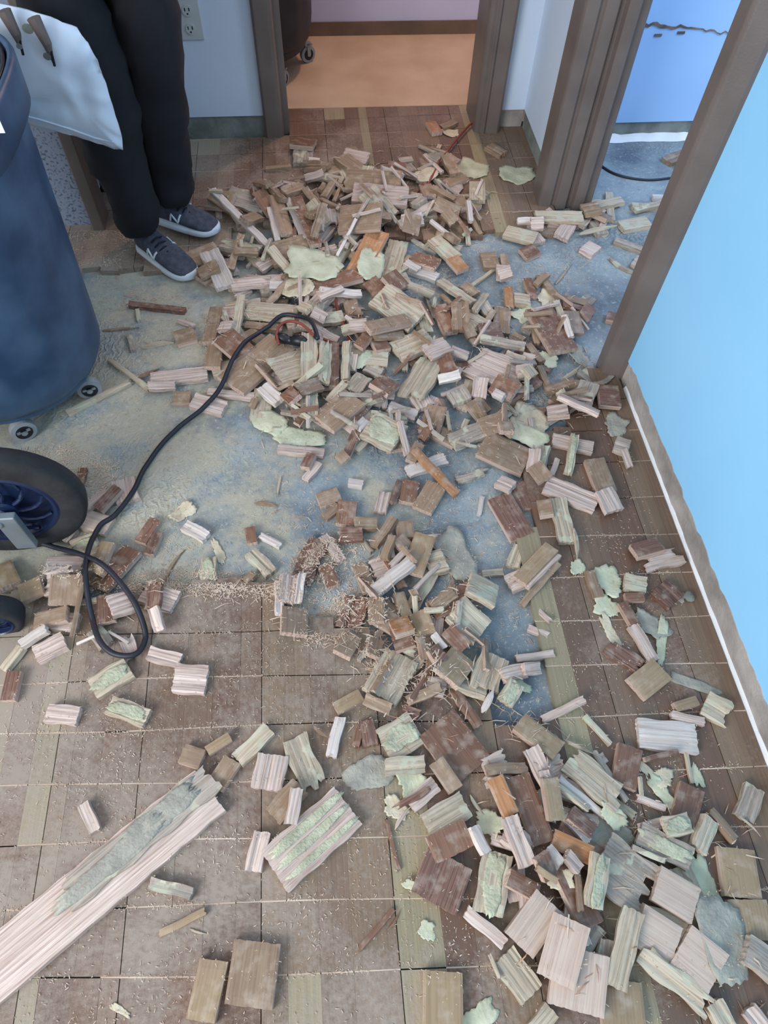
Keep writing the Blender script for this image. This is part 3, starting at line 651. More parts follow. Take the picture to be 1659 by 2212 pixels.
# ---------------------------------------------------------------- traced pieces: kind tone x1 y1 x2 y2 width(px), far to near
TR='''
B g 655 320 655 350 44
B p 742 338 795 348 24
B t 735 354 778 380 30
B c 800 364 778 396 24
S w 821 392 870 390 10
T a 930 262 945 284 20
S t 955 275 985 262 12
F c 955 285 990 288 14
B t 1055 312 1088 330 16
S t 640 302 684 308 9
T b 630 312 680 318 20
S t 573 363 628 358 6
S p 665 352 690 350 6
S t 660 372 705 386 8
F f 990 356 1050 372 40
F f 1080 375 1153 378 40
F g 925 350 965 335 30
B t 962 344 984 380 21
F c 900 395 940 375 30
T b 838 370 876 372 20
F p 960 410 1000 415 40
T t 748 408 865 418 30
B p 763 433 880 445 32
B c 788 428 845 462 34
J g 485 425 580 450 34
T o 452 432 505 442 32
S t 455 440 500 462 8
S w 462 436 582 532 13
S w 622 438 660 532 12
T b 640 438 682 528 24
T b 560 440 592 470 26
S w 584 464 602 532 13
T t 596 452 622 525 28
B t 574 400 612 448 17
S t 555 412 588 440 12
B t 612 425 652 405 16
B t 690 415 640 440 16
S t 640 390 655 400 10
S p 660 392 702 390 10
S t 665 362 715 380 9
S t 700 400 690 425 10
B t 712 405 735 425 14
T t 725 395 700 430 14
S t 690 450 738 480 13
S t 660 430 690 458 13
B t 665 475 692 465 18
B t 700 470 675 520 16
B t 560 480 530 510 20
T b 770 455 805 478 24
S t 785 480 842 470 11
S p 862 482 945 448 14
T t 935 460 990 468 20
S w 868 494 912 489 18
T t 870 505 905 508 26
S t 960 475 982 490 18
S w 930 472 982 500 6
S t 1008 462 1040 500 8
T t 985 430 1008 460 24
B w 1010 440 1018 472 10
S t 980 440 930 420 9
B c 935 522 985 562 26
B t 965 510 985 528 16
S b 830 520 800 530 14
T t 735 498 825 508 44
T a 818 520 765 608 44
B c 862 520 838 598 42
S w 728 565 770 505 6
B t 586 562 668 548 42
S c 585 555 628 588 16
S p 480 545 530 560 12
T t 395 570 470 540 26
G g 480 530 560 545 26
S t 525 535 500 600 14
B w 455 555 490 625 42
S t 510 565 560 562 10
S p 500 626 615 605 20
S w 582 618 612 616 12
S t 640 580 610 600 12
T b 640 640 780 610 26
S w 690 655 780 640 11
S t 628 612 580 665 13
F c 610 640 680 640 40
S b 800 625 830 660 30
T b 835 600 868 622 34
B c 818 655 903 705 52
B t 755 655 765 690 30
S p 740 640 690 660 10
B c 690 695 740 682 20
S c 650 660 672 680 18
B p 672 685 702 692 22
B c 533 675 645 688 34
S p 475 682 530 685 26
S c 525 655 505 768 18
T t 470 668 452 742 28
T t 470 738 460 800 34
S p 478 715 510 722 18
T b 485 745 532 780 48
T t 535 715 575 745 26
S t 530 702 610 708 13
S t 430 590 475 580 20
S r 278 656 400 670 10
S c 295 665 300 690 9
T t 378 730 420 718 30
S p 385 690 420 705 8
L c 308 750 375 738 8
S g 278 720 288 755 12
L t 220 715 300 708 5
S c 235 775 322 838 10
S c 145 890 280 825 10
B p 325 818 448 805 26
S p 322 840 380 837 14
T o 374 858 410 857 26
B p 415 862 485 880 32
S p 450 846 550 858 14
L t 300 820 345 800 6
T t 500 842 612 748 60
S t 555 870 545 885 14
T b 780 735 800 745 44
S g 740 718 790 715 16
S w 748 695 778 730 7
B p 757 728 795 732 18
S t 800 745 870 725 26
T t 790 740 880 700 24
B c 855 768 930 735 46
J c 940 785 925 745 24
S w 870 575 945 600 18
S w 875 570 905 583 12
T b 890 560 945 575 30
T a 975 565 1000 588 24
B c 870 630 935 645 10
S c 950 610 1020 668 15
S c 990 640 1075 575 7
B t 1000 618 1028 638 20
B t 1042 562 1076 560 34
T t 1088 548 1094 585 16
B p 1072 590 1100 592 24
B p 1075 602 1102 598 18
T r 1130 548 1160 538 24
B p 1262 528 1290 542 26
S c 1155 478 1255 481 19
S w 1118 475 1145 475 9
S p 1145 492 1172 494 18
B t 1255 470 1290 468 26
S c 1315 416 1320 476 16
S c 1260 440 1300 438 14
S c 1290 445 1345 430 14
S w 1410 425 1455 427 8
S c 1365 445 1440 445 12
S c 1370 455 1440 440 8
L c 1250 505 1330 490 7
B t 1440 345 1480 330 20
B p 1470 360 1495 335 18
B g 1330 515 1410 545 10
L g 1310 560 1380 600 7
B p 1370 560 1395 570 22
L g 1200 615 1235 570 7
S t 1165 594 1222 662 15
T b 1140 600 1152 640 18
S t 1155 620 1180 600 12
F c 1165 635 1205 662 34
S t 1195 665 1235 700 24
S b 1210 672 1280 682 13
S c 1198 665 1225 738 13
T t 1225 690 1240 730 34
B w 1217 690 1235 730 12
T b 1250 680 1275 690 22
B g 1278 640 1255 658 26
S t 1215 650 1270 665 12
T r 1312 680 1338 686 18
T a 1098 618 1102 662 18
B c 1110 645 1145 648 24
F f 1115 670 1145 690 34
B t 1085 665 1082 718 36
B t 993 668 995 722 38
S c 1050 645 1022 690 14
S t 1062 682 1045 705 12
T r 1035 730 1080 722 34
S t 1145 680 1158 750 13
T b 1158 680 1215 770 54
S t 1005 715 1020 735 20
B t 1105 722 1130 735 18
S t 1140 745 1170 785 14
S g 1035 745 1130 765 13
B c 1090 770 1130 785 22
S p 1130 770 1155 782 14
J p 1020 775 1135 830 66
S p 1115 805 1153 802 22
T b 955 780 972 826 34
B p 920 772 965 752 32
S p 970 770 1008 780 18
B p 1038 832 1032 866 32
T t 1018 870 1045 895 34
T b 1065 840 1110 868 34
S w 1063 870 1085 885 14
T t 1040 920 1100 905 38
S t 1025 885 1045 910 12
S w 945 838 990 832 15
B g 985 850 1000 875 40
T t 945 885 925 940 44
S w 840 880 900 900 24
G f 800 905 880 912 22
J c 935 790 885 870 58
T b 808 835 848 855 40
B c 758 862 785 822 34
B c 752 745 748 820 17
F f 762 810 805 780 22
F f 620 592 738 604 62
F f 806 562 794 625 52
J c 595 825 690 785 64
B c 668 735 668 905 36
T r 722 752 720 850 20
G c 702 755 698 845 26
S c 605 850 700 800 12
B w 568 835 605 870 28
B t 640 850 690 825 24
T b 625 870 645 895 30
S c 750 850 710 880 16
F f 550 900 615 935 46
F f 590 945 700 950 38
S p 600 970 700 978 17
T t 700 928 767 875 54
S w 790 915 770 935 18
T r 745 990 770 940 18
T t 735 985 750 1000 22
S w 842 885 846 935 9
S p 860 890 858 925 12
G c 795 928 862 960 58
S p 860 925 880 985 12
T t 895 960 905 985 22
S b 910 955 935 930 18
T t 905 965 885 1000 22
S w 880 1020 962 990 24
S a 892 985 985 1072 15
T t 1040 963 1137 1003 56
B g 975 960 1040 935 34
S t 1100 925 1095 950 16
T t 1085 930 1090 950 30
B c 1010 905 1000 925 12
F c 1105 895 1180 925 60
F f 1100 935 1175 970 40
G g 1180 965 1165 1020 24
B p 1155 985 1150 1025 26
S p 1205 990 1192 1025 12
T r 1182 895 1228 898 34
B p 1185 885 1228 886 16
B p 1195 946 1282 966 24
G c 1240 945 1228 1022 18
T r 1290 858 1336 860 42
B g 1272 834 1250 888 44
B g 1262 795 1295 825 34
F g 1300 810 1325 830 34
S p 1290 900 1200 870 12
S c 1205 855 1225 875 16
B c 1130 800 1150 815 20
F f 1160 780 1200 795 26
F g 1230 760 1270 790 34
L c 1215 830 1255 800 8
S t 1160 800 1190 850 12
S t 1180 850 1240 838 18
F g 1320 905 1365 930 40
B g 1330 955 1360 965 30
S p 1343 975 1362 1008 12
T r 1112 1042 1140 1098 46
T r 1078 1072 1130 1160 50
B p 1078 1035 1110 1055 26
T t 1150 1020 1175 1050 30
B p 1180 1043 1290 1087 38
T t 1284 990 1312 1062 42
B p 1300 1062 1327 1105 38
B c 1205 1075 1228 1170 34
L c 1238 1150 1246 1215 9
F f 1232 1225 1262 1226 30
T t 1165 1100 1195 1100 36
S w 752 1041 784 1047 15
T t 687 1080 733 1065 30
S t 700 1118 730 1092 18
T b 750 1082 745 1132 42
B t 764 1133 814 1131 24
B r 733 1156 785 1156 28
B p 832 1062 822 1104 27
S r 862 1040 846 1092 14
T b 887 1038 880 1084 38
T t 945 1045 912 1100 44
S p 690 1000 660 1035 16
T r 660 1015 675 985 20
J g 985 1035 1060 1015 16
S w 1043 1070 1035 1110 10
T r 335 1120 302 1170 24
T r 340 1150 320 1195 20
F c 375 1120 415 1090 34
B w 398 1132 446 1158 25
L t 550 1085 600 1092 8
L c 605 1028 598 1075 6
B p 697 1156 738 1210 22
T b 538 1138 545 1172 22
S w 562 1155 606 1178 13
G c 450 1203 448 1254 33
B c 540 1190 586 1236 30
S t 530 1262 550 1240 16
F c 458 1165 485 1215 18
L t 350 1255 395 1185 8
B p 263 1034 275 1080 52
T k 178 1118 236 1136 42
S b 180 1012 150 1112 17
S p 138 1145 236 1068 15
T r 216 1105 262 1062 20
B p 138 1168 162 1140 14
G c 160 1192 212 1168 46
T o 238 1180 218 1235 28
T o 205 1228 240 1250 26
T o 0 1222 30 1278 52
T o 50 1288 100 1270 36
T t 152 1250 140 1310 62
T t 78 1345 150 1330 32
S t 185 1250 150 1370 10
T r 230 1288 232 1346 38
B p 240 1322 290 1298 44
B r 338 1258 328 1314 30
B p 336 1318 350 1364 24
B p 74 1414 138 1382 38
S w 50 1396 112 1366 18
S c 10 1448 50 1398 18
J p 266 1372 288 1425 34
S w 165 1392 215 1375 5
S w 235 1365 280 1392 6
T r 30 1450 15 1512 30
G c 198 1487 278 1440 46
B p 318 1408 388 1426 30
B p 375 1462 445 1468 62
B p 100 1538 168 1545 40
G c 235 1520 316 1550 42
J r 690 1165 640 1270 46
B w 598 1250 602 1330 18
B p 624 1250 618 1310 40
B w 652 1250 642 1310 14
T t 632 1313 632 1373 58
T b 700 1220 720 1265 30
T t 775 1218 800 1280 30
B r 772 1290 752 1358 52
T t 815 1300 815 1350 34
T t 762 1370 736 1418 40
T t 810 1380 800 1420 30
T t 872 1130 878 1168 36
S t 810 1180 853 1122 20
T t 855 1170 885 1195 28
B t 850 1172 832 1220 18
S p 842 1228 878 1195 13
F g 955 1150 1012 1255 66
B c 922 1222 962 1212 50
T o 918 1165 890 1246 46
S w 800 1294 888 1230 28
B t 935 1312 982 1280 30
B t 890 1275 905 1300 16
T o 858 1285 876 1336 24
S c 896 1290 900 1330 12
B c 1002 1278 1066 1300 54
B c 975 1320 1040 1366 62
S g 990 1300 985 1360 12
T b 850 1395 892 1385 46
T a 848 1366 888 1354 42
T o 907 1330 924 1384 42
S w 932 1382 958 1408 16
T b 962 1366 1004 1402 34
S t 900 1390 912 1435 16
T b 925 1410 950 1440 30
T r 940 1440 960 1415 14
B c 868 1420 817 1516 80
T o 997 1424 955 1484 64
J c 1066 1418 1036 1502 64
B p 1078 1466 1128 1450 32
G c 1108 1480 1085 1524 36
F f 1090 1475 1150 1490 24
S p 1115 1425 1195 1415 16
S t 880 1515 955 1490 22
T o 725 1530 780 1500 28
B t 790 1510 845 1535 26
B r 870 1530 905 1545 24
L w 1040 1545 1065 1490 16
B p 1122 1455 1160 1445 26
B c 1125 1176 1108 1222 30
B p 1100 1265 1145 1245 40
S t 1128 1302 1205 1218 15
T o 1122 1258 1190 1188 34
B p 1138 1268 1205 1200 16
S p 1155 1308 1188 1350 10
S p 1142 1355 1185 1375 14
S c 1040 1240 1085 1235 14
J p 1390 1216 1474 1196 38
T r 1368 1196 1426 1180 34
B c 1350 1253 1398 1264 34
T b 1352 1289 1392 1288 18
B r 1424 1264 1462 1298 46
F g 1460 1280 1485 1290 20
S t 1274 1234 1294 1290 20
F f 1290 1230 1338 1278 52
F f 1285 1300 1335 1320 42
F c 1300 1330 1340 1400 22
T b 1345 1300 1378 1356 20
F g 1375 1330 1440 1370 46
S p 1366 1352 1414 1428 22
F f 1436 1330 1424 1436 22
J r 1312 1392 1386 1442 34
T o 1374 1488 1430 1444 62
F g 1450 1458 1555 1498 22
T o 1460 1527 1508 1512 22
J c 1524 1514 1580 1548 54
S p 1450 1544 1522 1560 18
B w 1380 1582 1506 1594 64
S c 1265 1545 1320 1606 11
S p 1170 1560 1258 1520 16
T o 1122 1560 1206 1628 46
L c 1215 1600 1290 1640 8
T b 1362 1612 1346 1700 56
T t 392 1626 436 1640 44
T o 446 1622 496 1590 20
B c 512 1642 582 1573 34
B p 590 1630 575 1704 68
B r 790 1555 800 1610 34
S b 780 1560 770 1610 16
S w 735 1550 714 1634 24
L t 675 1570 710 1600 8
J c 634 1592 682 1712 58
B t 590 1765 650 1698 46
S p 642 1703 626 1780 26
G c 830 1612 900 1570 78
T b 943 1560 1022 1664 98
T t 945 1640 988 1702 36
F g 745 1690 850 1650 70
B c 832 1656 917 1648 38
F f 860 1700 915 1670 56
B p 886 1738 942 1692 38
F c 830 1730 880 1760 40
L p 850 1790 885 1740 10
J r 850 1750 930 1700 12
B c 922 1786 1006 1735 62
T b 958 1788 982 1845 90
T r 972 1852 936 1950 108
S b 835 1770 862 1880 9
S b 775 2052 850 1965 11
L b 838 2012 866 1968 7
S t 1048 1668 1134 1662 24
T b 1115 1678 1170 1825 52
B p 1146 1618 1184 1696 36
B p 1175 1660 1195 1720 22
T a 1068 1682 1104 1762 36
B p 1100 1765 1140 1872 36
F f 1035 1760 1085 1800 52
L c 1012 1720 1050 1770 8
S w 1015 1790 1044 1846 22
G c 1075 1842 1055 1975 66
T o 1180 1680 1200 1770 36
J c 1225 1642 1345 1742 60
S w 1205 1680 1310 1760 14
S c 1195 1700 1270 1750 12
F f 1290 1740 1350 1790 34
F c 1362 1636 1410 1675 16
F f 1400 1670 1460 1750 24
S p 1378 1722 1440 1745 14
S c 1378 1680 1382 1720 8
F c 1420 1660 1445 1700 40
F f 1495 1650 1515 1700 20
S c 1483 1625 1497 1690 8
T r 1390 1640 1460 1622 8
F g 1275 1770 1350 1830 70
S w 1216 1764 1268 1826 18
T r 1225 1760 1275 1800 34
T a 1190 1812 1272 1850 40
B w 1175 1840 1205 1875 30
B p 1208 1850 1240 1880 24
F w 1190 1900 1240 1900 44
S t 1248 1876 1252 1972 13
S b 1282 1848 1262 1935 18
T b 1090 1895 1160 1930 38
T b 1150 1850 1175 1900 34
S o 1142 1878 1190 1906 14
G g 1378 1800 1488 1858 50
S g 1360 1830 1430 1860 12
G c 1436 1788 1492 1778 46
B c 1530 1768 1502 1836 42
S t 1530 1752 1586 1816 18
B g 1634 1700 1610 1768 46
L c 1590 1765 1640 1805 5
T o 1590 1832 1607 1940 78
T o 1612 1942 1632 2030 82
F f 1500 1850 1545 1960 44
T o 1340 2118 1350 2220 92
J g 1290 1850 1402 1935 112
G f 1285 1850 1270 1960 40
T k 1410 1908 1494 1958 74
T k 1376 1990 1462 2044 88
J c 1376 2055 1530 2175 46
T k 1464 2040 1544 2106 98
F g 1530 1930 1570 2130 96
B g 1600 2045 1690 2110 60
B c 1540 2165 1580 2230 40
B p 1620 2180 1660 2230 34
S p 1006 1966 1090 2036 28
B c 1088 2064 1150 2150 62
B c 1150 2235 1195 2182 44
T k 1250 2048 1240 2180 118
T k 1183 1946 1118 2040 82
T k 1240 1986 1208 2122 86
B c 1358 1966 1322 2132 48
S c 1058 2062 1078 2112 8
B p 566 1796 545 1882 36
F f 1000 2235 1065 2170 60
F f 905 2005 940 2015 36
F f 870 1905 905 1920 20
T o 957 2098 958 2240 86
T o 462 2074 432 2206 62
T t 556 2034 536 2176 102
B g 322 1907 414 1930 28
S o 343 2018 442 1968 16
L c 408 2008 448 2020 6
B p 178 1735 204 1796 28
F c 238 2170 280 2195 14
T t 462 1700 502 1640 40
'''
MANUAL={('J',1020,775):'large pale ridged splintered board sheet on the right flank of the heap',
('T',1040,963):'pair of joined olive tan square blocks at the heap edge above bare concrete',
('T',943,1560):'largest dark brown board piece with one saw kerf, at lower centre',
('T',972,1852):'brown block with bold ridged grain left of the lower right heap',
('B',1380,1582):'whitish two-square block lying alone near the right wall',
('T',1250,2048):'pale square board underneath the two others at the bottom right',
('T',1183,1946):'pale square board standing uppermost of three at the bottom right',
('T',1240,1986):'pale long square board in the middle of three at the bottom right',
('T',957,2098):'olive tan block cut by the bottom edge of the photo',
('T',556,2034):'tan square block with a pale curved streak at the bottom left',
('T',462,2074):'narrow olive tan block left of the streaked tan square',
('F',1080,375):'oval dried adhesive sheet nearest the alcove corner',
('F',990,356):'square torn adhesive sheet just left of the oval one',
('F',620,592):'big triangular green-white adhesive sheet in the upper heap',
('F',806,562):'rectangular green-white adhesive sheet with a black crack in the heap',
('T',818,520):'amber varnished board leaning beside the cracked adhesive sheet',
('B',818,655):'large cream grooved block tilted on top of the heap',
('T',700,928):'large tan smooth block at the lower edge of the main heap',
('T',500,842):'wide tan board with two saw kerfs under the black cable',
('S',1155,478):'cream wood strip with a row of holes before the pillar frame',
('S',1315,416):'short upright-laid cream strip with holes behind the pillar frame',
('B',1358,1966):'cream beam-like block lying on top of the lower right heap',
('F',1530,1930):'large grey-green adhesive mass at the right edge of lower heap',
('F',955,1150):'large grey translucent adhesive sheet in the central cluster',
('T',1284,990):'tan two-square board by the right wall with one pink end block',
('S',892,985):'paired orange-pink stick pointing down right below the heap'}
REG=[(lambda x,y:y<330,'by the back doorway threshold'),
(lambda x,y:x>1240 and y<620,'past the pillar frame'),
(lambda x,y:x<720 and y<620,'in the heap by the sneakers'),
(lambda x,y:x<1000 and y<620,'at the top of the heap'),
(lambda x,y:x>=1000 and y<880,'on the heap near the right doorway'),
(lambda x,y:x>=540 and y<880,'in the middle of the heap'),
(lambda x,y:y<900,'left of the heap'),
(lambda x,y:y<1150 and x<420,'by the spoked wheel'),
(lambda x,y:y<1170 and x<1160,'on and above bare concrete'),
(lambda x,y:y<1240,'below the heap near the right wall'),
(lambda x,y:y<1560 and x<480,'around the cable loop'),
(lambda x,y:y<1560 and x<800,'at the torn floor edge'),
(lambda x,y:y<1560 and x<1140,'in the central cluster'),
(lambda x,y:y<1600,'on the strip by the right wall'),
(lambda x,y:x<520,'near the long splintered board'),
(lambda x,y:x<1060,'at lower centre'),
(lambda x,y:True,'in the lower right heap')]
ORD=['leftmost','second','third','fourth','fifth','sixth','seventh','eighth','ninth','tenth','eleventh','twelfth','thirteenth','fourteenth','fifteenth','sixteenth','seventeenth','eighteenth','nineteenth','twentieth']
PIECES=[]
def add_piece(kind,tone,x1,y1,x2,y2,w,rng):
    T={'T':0.018,'B':0.018,'G':0.018,'J':0.014,'S':0.012,'F':0.003,'L':0.003}[kind]
    cx,cy=(x1+x2)/2,(y1+y2)/2; z=0.0
    for _ in range(4):
        q=un(cx,cy,z); h=hat(q[0],q[1])+T; z=0.5*z+0.5*h if _ else h
    a=un(x1,y1,z); b2=un(x2,y2,z); d=b2-a; L=float(np.hypot(d[0],d[1])); yaw=math.atan2(d[1],d[0])
    pl=math.hypot(x2-x1,y2-y1); nx_,ny_=-(y2-y1)/pl,(x2-x1)/pl
    e=un(cx+nx_*w/2,cy+ny_*w/2,z)-un(cx-nx_*w/2,cy-ny_*w/2,z)
    W=abs(-math.sin(yaw)*e[0]+math.cos(yaw)*e[1])
    if kind in 'TBJG' and not (len(TW.get(tone,''))==0): W=max(0.01,W); 
    if kind=='S': T=min(0.016,max(0.005,W*0.8))
    if kind=='L': T=max(0.002,W*0.6)
    c=(a+b2)/2; X,Y=c[0],c[1]
    reach=L/2*abs(math.cos(yaw))+W/2*abs(math.sin(yaw))
    if Y<1.45 and X<0.95 and X+reach>0.872: X-=min(0.06,X+reach-0.872)
    mw=settle(X,Y,yaw,L,W,T,0.38 if kind!='F' else 0.5,94 if kind!='F' else (92 if L>0.09 else 74), hs=0.95 if kind!='F' else 0.5)
    if kind=='F':
        mat={'f':M['flake'],'g':M['gflake'],'c':M['cflake'],'p':M['p'],'w':M['cflake']}[tone]
        me=flake_mesh('adhesive_flake',L,W,rng,mat,curl=0.12 if 0.03<L<0.09 else 0.05,rag=0.34 if L<0.09 else 0.2)
        o=bpy.data.objects.new('adhesive_flake',me); noun='adhesive flake'; cat='adhesive flake'; tw={'f':'green-white','g':'grey-green','c':'cream','p':'pinkish','w':'white'}[tone]
    elif kind=='L':
        me=sliver_mesh('wood_sliver',L,max(W,0.003),rng,M[tone]); o=bpy.data.objects.new('wood_sliver',me); noun='wood sliver'; cat='wood sliver'; tw=TW[tone]
    elif kind=='G':
        tn=tone if tone!='f' else 'c'
        me=board_mesh('wood_block',L,W,T,rng,'B',[M[tn],M[tn]]); o=bpy.data.objects.new('wood_block',me); noun='glue-coated wood block'; cat='wood block'; tw=TW[tn]
    else:
        sm=M['side'] if tone in 'tobra' and kind=='T' else M[tone]
        me=board_mesh({'T':'wood_block','B':'wood_block','J':'splintered_board','S':'wood_strip'}[kind],L,W,T,rng,kind,[M[tone],sm])
        o=bpy.data.objects.new(me.name.split('.')[0],me); cat={'T':'wood block','B':'wood block','J':'splintered board','S':'wood strip'}[kind]
        noun={'T':'wood block' if tone=='k' else 'smooth wood block','B':'grooved wood block','J':'splintered board','S':'wood strip'}[kind]; tw=TW[tone]
    COL.objects.link(o); o.matrix_world=mw
    if kind=='G':
        fm=flake_mesh('adhesive_layer',L*0.92,W*0.66,rng,M['glue'],curl=0.0,th=0.0022,rag=0.25,base=T-0.0012)
        f=bpy.data.objects.new('adhesive_layer',fm); COL.objects.link(f); f.parent=o; f['label']='green-grey dried adhesive layer'
    if kind=='T' and L>0.15: # saw kerf across a two-square piece
        b=MB(); b.box(-0.0008,0.0008,-W/2+0.001,W/2-0.001,T-0.001,T+0.0003); k=b.build('saw_kerf',[M['brown']],o)
    PIECES.append((o,noun,tw,cat,cx,cy,L,MANUAL.get((kind,int(x1),int(y1)))))
    return o
rng=random.Random(5)
rows=[l.split() for l in TR.strip().splitlines()]
for r in rows: add_piece(r[0],r[1],*[float(v) for v in r[2:7]],rng)
def szw(L): return 'small' if L<0.05 else ('long' if L>0.13 else '')
from collections import defaultdict
# thin strips lying over the heaps
strips=[]
for i in range(10):
    L=rng.uniform(0.04,0.11); W=rng.uniform(0.006,0.014); T=W*rng.uniform(0.6,0.9); tone='pctgbtpctb'[i]
    strips.append((tone,L,W,T,board_mesh('wood_strip',L,W,T,rng,'S',[M[tone],M['side'] if tone in 'tb' else M[tone]])))
for zi,n in ((0,44),(1,40),(2,8)):
    (poly,_,ph,grp),wp=ZONES[zi],WP[zi]; c=0;g=0
    x0=min(p[0] for p in wp);x1=max(p[0] for p in wp);y0=min(p[1] for p in wp);y1=max(p[1] for p in wp)
    while c<n and g<3000:
        g+=1; x=rng.uniform(x0,x1); y=rng.uniform(y0,y1)
        if not inpoly(x,y,wp) or obstacles(x,y) or x>0.83: continue
        tone,L,W,T,me=rng.choice(strips); mw=settle(x,y,rng.uniform(0,6.28),L,W,T,0.7,85)
        if mw is None: continue
        o=bpy.data.objects.new('wood_strip',me); COL.objects.link(o); o.matrix_world=mw; c+=1
        FILL.append((o,'thin '+TW[tone]+' wood strip lying '+ph,x,y,'thin strips lying '+ph))
fg=defaultdict(list)
for o,l,x,y,grp in FILL: fg[(l,grp)].append((proj(o.matrix_world.translation)[0],o))
for (l,grp),lst in fg.items():
    lst.sort(key=lambda a:a[0])
    for i,(cx,o) in enumerate(lst):
        lab='the only '+l if len(lst)==1 else (l+', leftmost' if i==0 else (l+', rightmost' if i==len(lst)-1 else l+', %s from left'%ORD[i] if i<20 else l+', towards its right end'))
        tag(o,lab,'wood strip' if 'strip lying' in l else 'wood offcut',grp)
gr=defaultdict(list)
for p in PIECES:
    o,noun,tw,cat,cx,cy,L,man=p
    if man: tag(o,man,cat); continue
    ph=[t for f,t in REG if f(cx,cy)][0]; s_=szw(L)
    gr[(('%s '%s_ if s_ else '')+tw+' '+noun,ph,cat)].append((cx,o))
for (d,ph,cat),lst in gr.items():
    lst.sort(key=lambda a:a[0])
    for i,(cx,o) in enumerate(lst):
        if len(lst)==1: lab='the only %s %s'%(d,ph)
        elif i==0: lab='%s %s, leftmost of such'%(d,ph)
        elif i==len(lst)-1: lab='%s %s, rightmost of such'%(d,ph)
        else: lab='%s %s, %s from left'%(d,ph,ORD[i])
        tag(o,lab,cat,cat+'s '+ph)
# joined glue on the long plank
def long_board():
    a=un(-110,2175,0.02); b2=un(452,1706,0.02); d=b2-a; L=float(np.hypot(d[0],d[1])); yaw=math.atan2(d[1],d[0]); c=(a+b2)/2; W=0.105
    mw=settle(c[0],c[1],yaw,L,W,0.02,0.1,90)
    rg=random.Random(3); me=board_mesh('long_board',L,W,0.020,rg,'B',[M['p'],M['p']]); o=bpy.data.objects.new('splintered_board',me); COL.objects.link(o); o.matrix_world=mw
    tag(o,'long pale pink torn floor board with grey adhesive on it, lower left','board')
    rg=random.Random(9)
    # upper torn layer with jagged tip beyond the blunt end
    top=board_mesh('torn_layer',L*0.62,W*0.60,0.010,rg,'J',[M['g'],M['g']]); t=bpy.data.objects.new('torn_layer',top); COL.objects.link(t); t.parent=o; t.location=(L*0.235,0.016,0.018); t['label']='grey splintered upper layer'
    for (fx,fy,fl,fw_) in ((0.30,0.020,0.20,0.045),(0.12,0.012,0.24,0.040),(0.36,0.03,0.10,0.03)):
        fm=flake_mesh('adhesive_layer',fl,fw_,rg,M['gflake'],curl=0.0,th=0.003,rag=0.3,base=0.0265); f=bpy.data.objects.new('adhesive_layer',fm); COL.objects.link(f); f.parent=o; f.location=(fx*L,fy,0.0); f['label']='grey-green adhesive patch'
    return o
long_board()
# large glue-striped block
def striped_block():
    o=add_piece('B','g',592,1882,752,1740,104,random.Random(21)); p=PIECES.pop(); L=p[6]; o.name='wood_block'
    tag(o,'large three-square block with green adhesive stripes, lower centre','wood block')
    me=o.data; me.materials[0]=M['p']; me.materials[1]=M['p']; xsz=[v.co for v in me.vertices]; W=max(v.y for v in xsz)-min(v.y for v in xsz); T=0.018
    for i,(fy,w) in enumerate(((-0.30,0.15),(0.0,0.2),(0.27,0.22))):
        fm=flake_mesh('adhesive_layer',L*0.95,W*w,random.Random(30+i),M['glue'],curl=0.0,th=0.004,rag=0.16,base=T-0.002); f=bpy.data.objects.new('adhesive_layer',fm); COL.objects.link(f); f.parent=o; f.location=(0.004,fy*W,0); f['label']='green adhesive stripe'
striped_block()
# extension lead on top, with its plug
cord('power_cable',MAINCABLE,0.0066,M['cable'],'thick black power cable looping from the left edge up to the heap',over=0.003,smooth_it=14)
q=un(632,736,0.07); zz=hat(q[0],q[1]); q=un(632,736,zz+0.015)
pg=empty('plug_connector',(q[0],q[1],zz+0.002)); pg.rotation_euler=(0,0,-0.28); tag(pg,'black plug connector where the cords join on the heap','plug')
b=MB(); b.tube([(-0.05,0,0.014),(-0.044,0,0.016),(-0.02,0,0.016),(-0.016,0,0.013),(0.0,0,0.013),(0.004,0,0.017),(0.03,0,0.017),(0.05,0,0.012)],[0.010,0.016,0.016,0.013,0.013,0.017,0.017,0.010],14); b.build('plug_body',[M['plug']],pg,smooth=True)
P1=[(602,744),(598,724),(604,704),(622,694),(645,697),(664,710),(678,726)]
P1w=[]
for x,y in P1: w_=un(x,y,zz+0.03); P1w.append(w_ )
b=MB(); b.tube(spline([Vector(p) for p in P1w],8),0.0045,8); tag(b.build('extension_cord',[M['red']],smooth=True),'red cord loop curling around the black plug on the heap','cable')
# blue and slate lumps near the wall
for (x,y,w,m,l) in ((1232,834,24,'chalk','pale blue chalky lump in the heap beside the near door frame'),(1490,1288,26,'gap','blue-grey crumb lump by the right wall beside the pink block')):
    q=un(x,y,0.01); bm=bmesh.new(); bmesh.ops.create_icosphere(bm,subdivisions=2,radius=w/1659*0.9)
    for v in bm.verts: v.co*=1+0.3*mnoise.noise(v.co*90); v.co.z*=0.5
    me=bpy.data.meshes.new('lump'); bm.to_mesh(me); bm.free(); o=link('plaster_lump',me,[M[m]]); o.location=(q[0],q[1],hat(q[0],q[1])+0.008); tag(o,l,'plaster lump')

